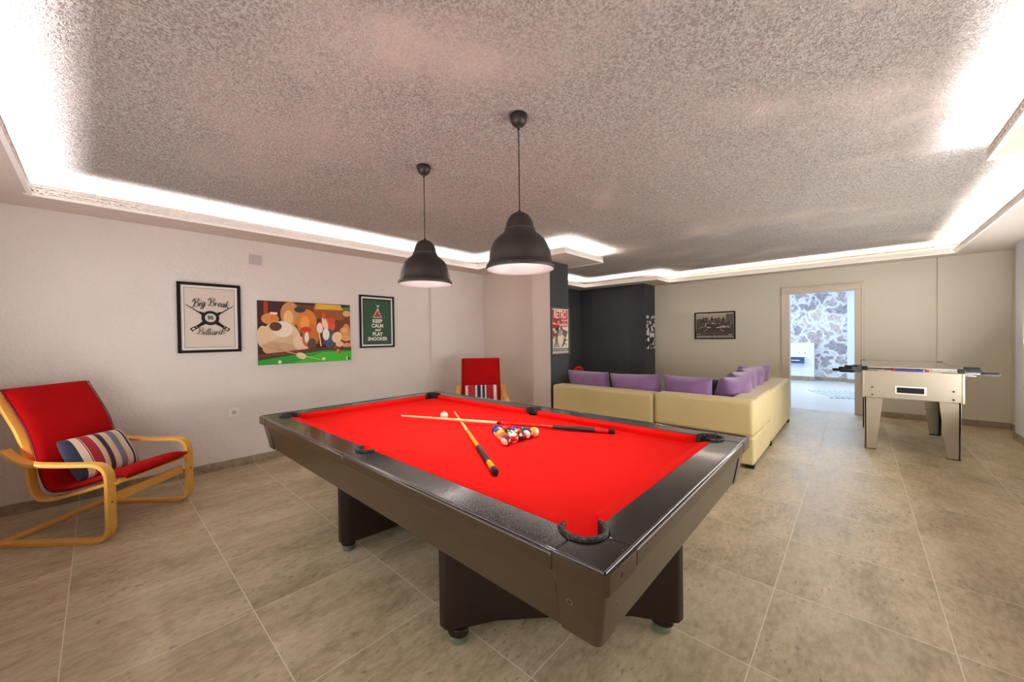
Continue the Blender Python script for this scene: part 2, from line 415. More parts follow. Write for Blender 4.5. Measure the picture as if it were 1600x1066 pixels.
class Print:
    """flat artwork: shapes stacked towards the viewer (-y); x right, z up, origin = centre"""
    def __init__(s, y): s.mb = MB(); s.y = y; s.step = 0.0004
    def nxt(s): s.y -= s.step; return s.y
    def poly(s, pts, rgb, y=None):
        y = s.nxt() if y is None else y
        s.mb.add([(p[0], y, p[1]) for p in pts], [tuple(range(len(pts)))], flat(rgb) if isinstance(rgb, tuple) else rgb)
    def rect(s, x0, x1, z0, z1, rgb, y=None): s.poly([(x0, z0), (x1, z0), (x1, z1), (x0, z1)], rgb, y)
    def disc(s, x, z, r, rgb, rz=None, n=28, y=None, rot=0):
        rz = rz or r
        pts = []
        for i in range(n):
            a = 2 * pi * i / n; u, v = r * cos(a), rz * sin(a)
            pts.append((x + u * cos(rot) - v * sin(rot), z + u * sin(rot) + v * cos(rot)))
        s.poly(pts, rgb, y)
    def line(s, p0, p1, w0, rgb, w1=None, y=None):
        w1 = w0 if w1 is None else w1; d = Vector((p1[0] - p0[0], p1[1] - p0[1])).normalized(); n = Vector((-d.y, d.x))
        s.poly([(p0[0] + n.x * w0 / 2, p0[1] + n.y * w0 / 2), (p0[0] - n.x * w0 / 2, p0[1] - n.y * w0 / 2),
                (p1[0] - n.x * w1 / 2, p1[1] - n.y * w1 / 2), (p1[0] + n.x * w1 / 2, p1[1] + n.y * w1 / 2)], rgb, y)
    def text(s, txt, x, z, size, rgb, xs=1.0, bold=0.0, shear=0.0, rot=0):
        y = s.nxt(); vs, fs = text_geo(txt, size, xs, bold, shear); c_, s_ = cos(rot), sin(rot)
        s.mb.add([(x + v[0] * c_ - v[2] * s_, y, z + v[0] * s_ + v[2] * c_) for v in vs], fs, flat(rgb))
    def ribbon(s, pts, wfun, rgb):
        y = s.nxt(); vs = []; n = len(pts)
        for i in range(n):
            a = Vector(pts[max(i - 1, 0)]); b_ = Vector(pts[min(i + 1, n - 1)]); t = (b_ - a)
            if t.length < 1e-9: t = Vector((1, 0))
            t.normalize(); nrm = Vector((-t.y, t.x)); w = wfun(t, i / (n - 1))
            p = Vector(pts[i]); vs += [(p.x + nrm.x * w, y, p.y + nrm.y * w), (p.x - nrm.x * w, y, p.y - nrm.y * w)]
        s.mb.add(vs, [(2 * i, 2 * i + 1, 2 * i + 3, 2 * i + 2) for i in range(n - 1)], flat(rgb))

def catmull(P, k=8):
    out = []; P = [Vector(p) for p in P]; Q = [P[0]] + P + [P[-1]]
    for i in range(1, len(Q) - 2):
        for j in range(k):
            t = j / k
            out.append(0.5 * ((2 * Q[i]) + (-Q[i - 1] + Q[i + 1]) * t + (2 * Q[i - 1] - 5 * Q[i] + 4 * Q[i + 1] - Q[i + 2]) * t * t + (-Q[i - 1] + 3 * Q[i] - 3 * Q[i + 1] + Q[i + 2]) * t ** 3))
    out.append(P[-1]); return out

# ------------------------------------------------------------------ room shell
XL, YB, YF, XR = -4.70, 8.05, -0.72, 1.40
def wallbox(name, *a, m=m_wall): return struct(MB().box(*a, m).build(name, smooth=False))
fl = struct(MB().box(-5.2, 3.2, -1.4, 13.6, -0.12, 0.0, m_floor).build('floor', smooth=False))
m_hallfloor = mat('daylit_hall_tile', (196, 192, 186), 0.3)  # hall daylight put into the colour: paler than the room tile
fh = struct(MB().box(-3.3, 1.6, 8.06, 13.2, 0.0, 0.0015, m_hallfloor).build('floor_hall', smooth=False))
struct(MB().box(XL - .15, 1.7, YF - .15, 8.2, ZC, ZC + .12, m_ceil).build('ceiling', smooth=False))
wallbox('wall_left', XL - .15, XL, YF - .15, 4.67, 0, ZC)
wallbox('wall_pilaster', XL, XL + .05, 3.33, 4.39, 0, ZS)
wallbox('wall_partition', XL, -3.44, 4.39, 4.67, 0, ZC, m=m_part)
mb = MB(); mb.box(-3.44, -3.13, 4.22, 4.67, 0, ZC, m_part); mb.mi[5] = mb.m(m_dark); mb.mi[3] = mb.m(m_dark)
struct(mb.build('wall_column', smooth=False))
wallbox('wall_nook', XL - .15, XL, 4.67, 8.2, 0, ZC, m=m_dark)
wallbox('wall_chimney', XL, -3.19, 7.52, 8.05, 0, ZS, m=m_dark)
mb = MB()
mb.box(XL, -.87, YB, 8.2, 0, ZC, m_smooth).box(0.0, 1.65, YB, 8.2, 0, ZC, m_smooth).box(-.87, 0.0, YB, 8.2, 1.985, ZC, m_smooth)
struct(mb.build('wall_back', smooth=False))
wallbox('wall_back_step', .85, 1.50, 8.02, YB, 0, ZS, m=m_smooth)
wallbox('wall_right', XR, 1.65, YF, 7.35, 0, ZC, m=m_blue)
wallbox('wall_alcove', 1.50, 1.65, 7.35, YB, 0, ZC, m=m_smooth)
wallbox('wall_front', XL - .15, 1.65, YF - .15, YF, 0, ZC)
# hall beyond the doorway
wallbox('wall_hall_left', -3.35, -3.2, 8.2, 13.3, 0, 2.6, m=m_blue)
wallbox('wall_hall_right', 1.5, 1.65, 8.2, 13.3, 0, 2.6, m=m_blue)
wallbox('wall_hall_stone', -3.2, -.17, 13.1, 13.25, 0, 2.6, m=m_stone)
wallbox('wall_hall_pier', -.17, 1.5, 12.9, 13.25, 0, 2.6, m=m_blue)
wallbox('wall_hall_low', -3.2, -.83, 12.85, 13.1, 0, 1.02, m=m_cab)
wallbox('ceiling_hall', -3.35, 1.65, 8.2, 13.3, 2.6, 2.7, m=m_blue)

# dropped soffit
mb = MB()
for x0, x1, y0, y1 in [(XL, -4.3, YF, 3.95), (XL, -2.69, 3.95, 4.87), (XL, -4.35, 4.87, 7.12), (XL, -2.78, 7.12, YB),
                       (-2.78, 1.5, 7.70, YB), (.99, 1.5, YF, 7.70), (.61, .99, 2.0, 3.65), (-4.3, .99, YF, -.32)]:
    mb.box(x0, x1, y0, y1, ZS, ZS + .015, m_soffit)
struct(mb.build('ceiling_soffit', smooth=False))

# cornice lip with greek key relief
mb = MB(); n = len(COVE)
def key_unit(mb, T, s, h):
    e = 0.007
    def bar(x0, x1, z0, z1): mb.box(x0 * s, x1 * s, -.0125 - e, -.012, z0 * h, z1 * h, m_lip, T)
    bar(0.0, 1.0, 0.0, .13); bar(0.0, .12, 0, 1.0); bar(0.0, .85, .87, 1.0); bar(.73, .85, .38, 1.0); bar(.36, .85, .38, .51); bar(.36, .48, .38, .68)
for i in range(n):
    a = Vector((*COVE[i], 0)); b_ = Vector((*COVE[(i + 1) % n], 0)); d = (b_ - a); L = d.length; d.normalize()
    outn = Vector((-d.y, d.x, 0)); c_ = a - d * 0.0
    # local frame: x along edge, y outward (to walls), z up
    T = Matrix((d, outn, Vector((0, 0, 1)))).transposed().to_4x4(); T.translation = a
    e0 = 0.014
    mb.box(-e0, L + e0, -.0125, -.0005, ZS - .001, ZL, m_lip, T)
    mb.box(-e0, L + e0, -.024, -.012, ZS - .008, ZS + .010, m_lip, T)
    mb.box(-e0, L + e0, -.021, -.012, ZL - .007, ZL, m_lip, T)
    cnt = max(1, int(round(L / 0.062))); s_ = L / cnt
    for j in range(cnt):
        U = T @ Matrix.Translation((j * s_, 0, ZS + .016)); key_unit(mb, U, s_, ZL - ZS - .028)
struct(mb.build('trim_1', smooth=False))

# skirting
def bb(name, *boxes):
    mb = MB()
    for q in boxes: mb.box(*q, m_base)
    struct(mb.build(name, smooth=False, bevel=0.002, seg=1))
bb('baseboard_left', (XL, XL + .012, YF, 3.33, 0, .082), (XL + .05, XL + .062, 3.33, 4.39, 0, .082), (XL, XL + .062, 3.318, 3.33, 0, .082))
bb('baseboard_partition', (XL + .062, -3.44, 4.378, 4.39, 0, .082), (-3.44, -3.118, 4.208, 4.22, 0, .082), (-3.13, -3.118, 4.22, 4.67, 0, .082))
bb('baseboard_nook', (XL, XL + .012, 4.67, 7.52, 0, .082), (XL, -3.178, 7.508, 7.52, 0, .082), (-3.19, -3.178, 7.52, YB, 0, .082))
bb('baseboard_back', (-3.178, -.945, 8.038, YB, 0, .082), (.075, .85, 8.038, YB, 0, .082), (.838, 1.50, 8.008, 8.02, 0, .082))
bb('baseboard_right', (XR - .012, XR, YF, 7.35, 0, .082), (1.488, 1.50, 7.35, 8.008, 0, .082), (XR - .012, 1.5, 7.35, 7.362, 0, .082))
bb('baseboard_hall', (-3.2, -.83, 12.838, 12.85, 0, .12), (-.83, -.17, 13.088, 13.1, 0, .1), (-.182, 1.5, 12.888, 12.9, 0, .1))

# added, unseen windows around the two fill lamps, beside and behind the viewpoint
m_pane = mat('added_window_pane', (214, 224, 236), 0.08)
def added_window(name, loc, rz, w, h, n_):
    wn_ = struct(bpy.data.objects.new(name, None)); C.objects.link(wn_); wn_.location = loc; wn_.rotation_euler = (0, 0, rz)
    mb = MB(); mb.box(-w / 2, w / 2, -.03, -.001, -h / 2, -h / 2 + .05, m_door).box(-w / 2, w / 2, -.03, -.001, h / 2 - .05, h / 2, m_door)
    for i in range(n_ + 1):
        x = -w / 2 + .025 + i * (w - .05) / n_; mb.box(x - .025, x + .025, -.03, -.001, -h / 2 + .05, h / 2 - .05, m_door)
    mb.build('added_window_frame', wn_, smooth=False)
    MB().box(-w / 2 + .02, w / 2 - .02, -.012, -.001, -h / 2 + .02, h / 2 - .02, m_pane).build('added_pane', wn_, smooth=False)
added_window('added_window_1', (-1.7, YF, 1.25), pi, 4.7, 1.5, 4)
added_window('added_window_2', (XR, 4.2, 1.25), -pi / 2, 5.5, 1.5, 5)
# door casing
dr = struct(bpy.data.objects.new('door_1', None)); C.objects.link(dr); dr.location = (-.435, 8.05, 0)
mb = MB()
for sx in (-1, 1):
    x0 = sx * .435
    lo, hi = sorted((x0 - sx * .02, x0 + sx * .085)); mb.box(lo, hi, -.018, -.0005, 0, 1.965, m_door)
    lo, hi = sorted((x0 + sx * .058, x0 + sx * .092)); mb.box(lo, hi, -.027, -.0185, 0, 2.037, m_door)
    lo, hi = sorted((x0 - sx * .02, x0 - sx * .0005)); mb.box(lo, hi, 0.0005, .1495, 0, 1.9645, m_door)
mb.box(-.52, .52, -.018, -.0005, 1.966, 2.07, m_door).box(-.527, .527, -.027, -.0185, 2.038, 2.075, m_door).box(-.4345, .4345, 0.0005, .1495, 1.965, 1.9845, m_door)
mb.build('door_frame', dr, bevel=.003, seg=1, smooth=False)

# ------------------------------------------------------------------ pool table
TX, TY = -1.793, 1.543
A, B, ZT, ZB = 1.377, .778, .75, .71
tab = thing('pool_table', 'large dark brown pool table with red cloth in the middle of the room', 'pool table', (TX, TY, 0))
cc, rr = .155, .070          # corner pocket centre offset, radius
wR = .135                    # rail width
cm, rm = .128, .060          # side pocket
def arc(cx, cy, r, a0, a1, n=14): return [(cx + r * cos(radians(a0 + (a1 - a0) * i / n)), cy + r * sin(radians(a0 + (a1 - a0) * i / n))) for i in range(n + 1)]
def mapc(pts, sx, sy): return [(sx * (p[0] - A), sy * (p[1] - B)) for p in pts]      # from corner frame at (-A,-B)
def prof_prism(poly, parent, name, material, z0, z1, bev):
    mb = MB().prism(poly, z0, z1, material); i = mb.m(m_skirt)
    for q in range(2, len(mb.f)): mb.mi[q] = i
    return mb.build(name, parent, bevel=bev, seg=3)
def prof_prism_plain(poly, parent, name, material, z0, z1, bev):
    return MB().prism(poly, z0, z1, material).build(name, parent, bevel=bev, seg=3)
xi = cc + sqrt(rr * rr - (cc - wR) ** 2)
xm = A - sqrt(rm * rm - (cm - wR) ** 2)
ang = -math.degrees(math.asin((cc - wR) / rr))
angm = math.degrees(math.asin((wR - cm) / rm))
for sx in (1, -1):
    for sy in (1, -1):
        # corner casting
        P = [(0.0, 0.0), (cc - .001, 0), (cc - .001, cc - rr)] + arc(cc, cc, rr, 269, 181) + [(0, cc - .001)]
        rad = .018
        P = [(rad, 0)] + P[1:-1] + [(0, cc - .001), (0, rad)] + arc(rad, rad, rad, 180, 270, 5)[1:-1]
        prof_prism(mapc(P, sx, sy), tab, 'corner_cap', m_rail, ZT - .05, ZT, .007)
        # long rail half
        P = [(cc + .001, 0), (A - .0006, 0), (A - .0006, cm - rm)] + arc(A, cm, rm, 269, 180 - angm)[1:] + [(xi, wR)] + arc(cc, cc, rr, 360 + ang, 271)[1:]
        prof_prism(mapc(P, sx, sy), tab, 'rail', m_rail, ZT - .05, ZT, .007)
    # short rail
    P = [(0, cc + .001), (0, 2 * B - cc - .001)] + arc(cc, 2 * B - cc, rr, 179, 90 + (-ang) - 0)[:-1]
    P = [(0, cc + .001)] + [(0, 2 * B - cc - .001)] + arc(cc, 2 * B - cc, rr, 181, 270 + ang, 14) + arc(cc, cc, rr, 90 - ang, 179, 14)
    prof_prism(mapc(P, sx, 1), tab, 'rail', m_rail, ZT - .05, ZT, .007)

for sx, sy, L_x, L_y in ((0, 1, A - .013, 0), (0, -1, A - .013, 0), (1, 0, 0, B - .013), (-1, 0, 0, B - .013)):
    mb = MB()
    if sy: mb.cyl((-L_x, sy * (B - .0135), ZT - .0012), (L_x, sy * (B - .0135), ZT - .0012), .0048, m_bead, 14)
    else: mb.cyl((sx * (A - .0135), -L_y, ZT - .0012), (sx * (A - .0135), L_y, ZT - .0012), .0048, m_bead, 14)
    mb.build('edge_bead', tab)
# cushions (red)
def cushion_strip(T, L, e0, e1, parent):
    """runs along local x from 0..L at the rail edge, nose at y=.05; ends slanted by e0,e1"""
    sec = [(-.004, ZT - .003), (.012, ZT + .001), (.046, ZT - .003), (.052, ZT - .010), (.036, ZB - .001), (-.004, ZB - .001)]
    mb = MB(); vs = []
    for y, z in sec: vs.append((0 + e0 * (y + .004) / .056, y, z))
    for y, z in sec: vs.append((L - e1 * (y + .004) / .056, y, z))
    n_ = len(sec)
    mb.add(vs, [tuple(range(n_)), tuple(range(n_, 2 * n_))[::-1]] + [(i, i + n_, (i + 1) % n_ + n_, (i + 1) % n_) for i in range(n_)], m_redcloth, T)
    mb.build('cushion', parent, bevel=.004, seg=2)
for sx in (1, -1):
    for sy in (1, -1):
        T = Matrix.Diagonal((sx, sy, 1, 1)) @ Matrix.Translation((-A + xi + .002, -B + wR, 0))
        cushion_strip(T, xm - xi - .004, .045, .018, tab)
    T = Matrix.Diagonal((sx, 1, 1, 1)) @ Matrix(((0, 1, 0, -A + wR), (1, 0, 0, -B + xi + .002), (0, 0, 1, 0), (0, 0, 0, 1)))
    cushion_strip(T, 2 * B - 2 * xi - .004, .045, .045, tab)
# bed with pocket notches
P = []
hc, hr = .118, .050
def notch():
    e = wR
    s0 = math.degrees(math.asin(max(-1, min(1, (e - hc) / hr))))
    return arc(hc, hc, hr, 90 - s0, s0, 8)
q = notch()
q = [p for p in q]
mid_r = .036; s1 = arc(A, .122, mid_r, 180 - math.degrees(math.asin((wR - .122) / mid_r)), math.degrees(math.asin((wR - .122) / mid_r)), 8)
quarter = q + s1
P = mapc(quarter, 1, 1) + mapc(q[::-1], -1, 1) + mapc(q, -1, -1) + mapc(s1, -1, -1) + mapc(q[::-1], 1, -1)
MB().prism(P, ZB - .03, ZB, m_redcloth).build('bed_cloth', tab)
MB().box(-A + .10, A - .10, -B + .10, B - .10, ZB - .13, ZB - .032, m_blackmat).build('slate_frame', tab, smooth=False)
# pocket rims and liners
def rim(cx, cy, r, a0, a1, parent):
    path = [(p[0], p[1], 0) for p in arc(cx, cy, r, a0, a1, 28)]
    cross = [(ZT - .045, -.001), (ZT + .006, -.001), (ZT + .010, -.005), (ZT + .010, -.011), (ZT + .005, -.015), (ZT + .001, -.013), (ZT - .004, -.016), (ZT - .045, -.016)]
    mb = MB(); mb.sweep(path, [(a, b_) for a, b_ in cross], m_rubber, side=(0, 0, 1)); return mb.build('pocket_rim', parent)
for sx in (1, -1):
    for sy in (1, -1):
        base = atan2(sy, sx) * 180 / pi
        cx, cy = sx * (A - cc), sy * (B - cc)
        rim(cx, cy, rr - .016, base - 122, base + 122, tab)
        mb = MB(); mb.lathe([(rr - .020, ZB - .128), (rr - .006, ZB - .128), (rr - .003, ZB - .03), (rr - .006, ZB - .03), (rr - .018, ZB - .124)], m_blackmat, 28, Matrix.Translation((cx, cy, 0)))
        mb.build('pocket_liner', tab)
for sy in (1, -1):
    cx, cy = 0, sy * (B - cm)
    rim(cx, cy, rm - .014, sy * 90 - 95, sy * 90 + 95, tab)
# skirt: sloping panels and rounded corner posts
def rnd(hx, hy, r, n=5):
    out = []
    for sx, sy, a in ((1, 1, 0), (-1, 1, 90), (-1, -1, 180), (1, -1, 270)):
        out += arc(sx * (hx - r), sy * (hy - r), r, a, a + 90, n)
    return out
zt_, zb_ = ZT - .052, .530
def skirt_quad(p0, p1, inn, name, thick=.022):
    pass
for sy in (1, -1):
    y0, y1 = B - .022, B - .052
    mb = MB()
    vs = []
    x0, x1 = -A + .165, A - .165
    for z, y in ((zb_, y1), (zt_, y0)):
        for x in (x0, x1): vs += [(x, sy * y, z), (x, sy * (y - .024), z)]
    mb.add(vs, [(0, 1, 3, 2), (4, 6, 7, 5), (0, 2, 6, 4), (1, 5, 7, 3), (0, 4, 5, 1), (2, 3, 7, 6)], m_skirt)
    mb.build('side_panel', tab, bevel=.002, seg=1)
for sx in (1, -1):
    x0, x1 = A - .022, A - .052
    vs = []
    y0, y1 = -B + .135, B - .150
    for z, x in ((zb_, x1), (zt_, x0)):
        for y in (y0, y1): vs += [(sx * x, y, z), (sx * (x - .024), y, z)]
    MB().add(vs, [(0, 1, 3, 2), (4, 6, 7, 5), (0, 2, 6, 4), (1, 5, 7, 3), (0, 4, 5, 1), (2, 3, 7, 6)], m_skirt).build('end_panel', tab, bevel=.002, seg=1)
for sx in (1, -1):
    for sy in (1, -1):
        def L_(inset, th=.026):
            hx, hy = A - inset, B - inset; r = .02
            lx, ly = A - .163, B - .133
            o_ = arc(hx - r, hy - r, r, 0, 90, 5)
            pts = [(hx, ly)] + o_ + [(lx, hy), (lx, hy - th), (hx - th, hy - th), (hx - th, ly)]
            return [(sx * p[0], sy * p[1]) for p in pts]
        MB().prism(L_(.050), zb_ - .004, zt_, m_skirt, poly2=L_(.018)).build('corner_post', tab, bevel=.0015, seg=1)
def screw(p, nrm):
    T = Matrix.Translation(p) @ Vector(nrm).to_track_quat('Z', 'Y').to_matrix().to_4x4()
    mb = MB(); mb.lathe([(.010, -.004), (.0105, .0015), (.009, .003), (.0065, .0032)], m_ring, 16, T, caps=False); mb.lathe([(.0065, .0030), (.0001, .0028)], m_blackmat, 16, T); mb.build('screw', tab)
for z in (.622,):
    screw((A - .125, -(B - .0352), z), (0, -1, -.18)); screw((A - .0352, -(B - .105), z), (1, 0, -.18))
    screw((-A + .125, -(B - .0352), z), (0, -1, -.18)); screw((A - .0352, (B - .105), z), (1, 0, -.18))
MB().cyl((A - .0008, -B + .075, .722), (A + .0012, -B + .075, .722), .007, m_piping, 14).build('plug_hole', tab)
# badge on the far rail
MB().lathe([(.0001, .0), (.011, .0), (.011, .003), (.0001, .003)], m_redpl, 20, Matrix.Translation((.90, B - .06, ZT))).build('badge', tab)
# pedestals: concave wedge shaped, mirrored
ped = [(-1.345, 1.00), (-1.335, .975), (-1.31, .957), (-1.27, .957), (-1.245, .98), (-1.146, 1.14), (-.93, 1.365), (-.726, 1.545), (-.585, 1.618),
       (-.556, 1.64), (-.55, 1.68), (-.575, 1.715), (-.76, 1.72), (-.95, 1.79), (-1.146, 1.95), (-1.245, 2.09), (-1.27, 2.11), (-1.31, 2.11), (-1.335, 2.09), (-1.345, 2.06), (-1.395, 1.535)]
pedl = [(x - TX, y - TY) for x, y in ped]
for s in (1, -1):
    P = [(s * x, y) for x, y in pedl]
    pd = MB().prism(P, .068, .578, m_ped).build('pedestal', tab, bevel=.008, seg=3)
    for (fx, fy) in ((-1.265, 1.02), (-.635, 1.655), (-1.285, 2.03)):
        x, y = s * (fx - TX), fy - TY
        mb = MB(); mb.prism([(x + .05 * cos(t), y + .042 * sin(t)) for t in [2 * pi * i / 20 for i in range(20)]], .036, .069, m_ped); mb.build('foot_block', tab, bevel=.004, seg=2)
        MB().lathe([(.032, 0), (.037, .004), (.037, .020), (.028, .026), (.014, .045)], m_foot, 24, Matrix.Translation((x, y, 0))).build('leveling_foot', tab)

# ------------------------------------------------------------------ balls
R_ = .0286
def ball_mat(rgb, stripe):
    m = mat('ball_%d_%d_%d_%s' % (*rgb, 'stripe' if stripe else 'solid'), rgb, 0.12, spec=0.6)
    k = NT(m); co = k.coord(); sp = k.n('SeparateXYZ'); k.l(co, sp.inputs[0])
    ivory = lin((240, 226, 200))
    circ = k.math('GREATER_THAN', k.math('ABSOLUTE', sp.outputs[0]), R_ * .95)
    colr = lin(rgb)
    if stripe:
        band = k.math('LESS_THAN', k.math('ABSOLUTE', sp.outputs[2]), R_ * .56)
        c1 = k.mix(band, ivory, colr)
    else: c1 = colr
    k.l(k.mix(circ, c1, ivory), k.b.inputs['Base Color'])
    return m
YEL, BLU, RED, PUR, ORA, GRN, MAR, BLK = (240, 178, 24), (30, 36, 140), (206, 30, 24), (52, 24, 110), (232, 88, 30), (12, 86, 60), (104, 14, 22), (14, 14, 14)
rack = [[(15, MAR, 1)], [(13, ORA, 0), (11, RED, 1)], [(1, YEL, 0), (6, GRN, 1), (7, MAR, 0)],
        [(10, BLU, 1), (8, BLK, 0), (5, ORA, 0), (12, PUR, 1)], [(4, PUR, 0), (3, RED, 0), (2, BLU, 0), (14, GRN, 0), (9, YEL, 1)]]
names = {MAR: 'maroon', ORA: 'orange', RED: 'red', YEL: 'yellow', GRN: 'green', BLU: 'blue', BLK: 'black', PUR: 'purple'}
where = {(0, 0): 'at the apex of the rack nearest the camera', (1, 0): 'behind the apex ball on the left edge of the rack', (1, 1): 'just right of and behind the apex ball',
         (2, 0): 'midway along the left edge of the rack', (2, 1): 'in the very centre of the rack', (2, 2): 'midway along the right edge of the rack',
         (3, 0): 'second from the far left corner of the rack', (3, 1): 'in the fourth row, left of the rack centre', (3, 2): 'in the fourth row, right of the rack centre', (3, 3): 'second from the right corner of the rack',
         (4, 0): 'at the far left corner of the rack', (4, 1): 'in the back row beside the far left corner', (4, 2): 'in the middle of the back row', (4, 3): 'in the back row beside the right corner', (4, 4): 'at the right corner of the rack'}
ap = Vector((-1.402, 1.478)); ax = Vector((-.100, .19)).normalized(); sd = Vector((ax.y, -ax.x))   # sd points to the right
random.seed(4)
BM = {}
cv, rv, uv = Vector((.62, -.66, .42)), Vector((.74, .67, 0)), Vector((-.30, .32, .90))
poles = {(0, 0): cv * .5 - rv * .55 - uv * .62, (1, 1): uv * .9 + cv * .45 - rv * .1, (3, 3): cv * .8 - rv * .4 - uv * .35, (4, 4): rv * .95 + cv * .3, (3, 0): uv * .7 + rv * .6, (2, 1): uv * .6 + rv * .5}
numdir = {(0, 0): cv * .75 + rv * .5 - uv * .5, (1, 1): cv * .6 + rv * .8, (1, 0): cv * .6 - rv * .7 - uv * .2, (2, 0): cv * .6 - rv * .5 - uv * .6, (2, 2): -cv, (3, 2): cv * .7 + uv * .3 - rv * .3, (4, 0): uv, (3, 1): rv, (4, 4): uv * .8 - rv * .5}
def ball_rot(key):
    random.seed(hash(key) % 997)
    zp = poles.get(key, Vector((random.uniform(-1, 1), random.uniform(-1, 1), random.uniform(-1, 1)))).normalized()
    xp = numdir.get(key, Vector((random.uniform(-1, 1), random.uniform(-1, 1), random.uniform(-1, 1))))
    if key in numdir and key not in poles: xp.normalize(); zp = (zp - xp * zp.dot(xp)).normalized()
    xp = (xp - zp * xp.dot(zp)).normalized(); yp = zp.cross(xp)
    return Matrix((xp, yp, zp)).transposed().to_euler()
for r in range(5):
    for c_ in range(r + 1):
        num, rgb, stp = rack[r][c_]
        if (rgb, stp) not in BM: BM[(rgb, stp)] = ball_mat(rgb, stp)
        p = ap + ax * (r * .0502) + sd * ((c_ - r / 2) * .0579)
        o = MB().sphere((0, 0, 0), R_, BM[(rgb, stp)], 16).build('billiard_ball', subsurf=0, angle=180)
        o.location = (p.x, p.y, ZB + R_)
        o.rotation_euler = ball_rot((r, c_))
        tag(o, '%s %s billiard ball %s' % ('striped' if stp else 'solid', names[rgb], where[(r, c_)]), 'billiard ball', 'racked billiard balls')
        vs, fs = text_geo(str(num), .011, bold=.0004)
        mbn = MB(); mbn.add([(R_ + .0003, v[0], v[2]) for v in vs], fs, flat((16, 16, 16))); mbn.build('number', o, smooth=False)
o = MB().sphere((0, 0, 0), R_, mat('cue_ball_ivory', (238, 220, 190), .15), 16).build('billiard_ball', angle=180)
o.location = (-2.172, 1.653, ZB + R_)
tag(o, 'plain ivory cue ball lying alone left of the racked balls', 'billiard ball', None)

# ------------------------------------------------------------------ cues
m_maple = mat('maple_shaft', (232, 196, 140), .3); m_ycue = mat('yellow_cue_lacquer', (236, 164, 26), .2); m_rcue = mat('red_cue_lacquer', (184, 12, 12), .25)
m_wrap = mat('charcoal_wrap', (24, 23, 22), .6)
def cue(label, tip, butt, ferrule, cols, stops):
    tip, butt = Vector(tip), Vector(butt); d = butt - tip; L = d.length
    root = bpy.data.objects.new('cue_stick', None); C.objects.link(root); root.empty_display_size = .05
    tag(root, label, 'pool cue', 'crossed cues on the table')
    root.matrix_world = Matrix.Translation(tip) @ d.to_track_quat('Z', 'Y').to_matrix().to_4x4()
    rad = lambda t: .0060 + (.0145 - .0060) * t ** 1.1
    for nm, m_, t0, t1 in stops:
        prof = [(rad(t0 + (t1 - t0) * i / 6) + (.0006 if nm in ('grip', 'joint_collar', 'ring') else 0), L * (t0 + (t1 - t0) * i / 6)) for i in range(7)]
        if nm == 'bumper': prof = prof[:-1] + [(prof[-1][0] * .93, prof[-1][1] - .004), (prof[-1][0] * .7, prof[-1][1])]
        MB().lathe(prof, m_, 20).build(nm, root, angle=50)
    return root
L1 = 1.477
cue('cue with black joint and red butt, lying across and on top of the yellow one', (-2.396, 1.440, ZB + .0345), (-1.061, 2.063, ZB + .0152), None, None,
    [('tip', m_bluepl, 0, .006), ('shaft', m_maple, .006, .495), ('joint_collar', m_black, .495, .512), ('forearm', m_rcue, .512, .745), ('grip', m_wrap, .745, .92), ('butt_sleeve', m_rcue, .92, .975), ('bumper', m_blackmat, .975, 1)])
cue('cue with yellow butt and charcoal grip, its butt pointing towards the camera', (-2.314, 1.860, ZB + .0068), (-1.123, 1.120, ZB + .0152), None, None,
    [('tip', m_bluepl, 0, .006), ('shaft', m_maple, .006, .47), ('joint_collar', m_black, .47, .478), ('forearm', m_ycue, .478, .715), ('grip', m_wrap, .715, .90), ('butt_sleeve', m_ycue, .90, .965), ('ring', m_chrome, .965, .974), ('bumper', m_blackmat, .974, 1)])

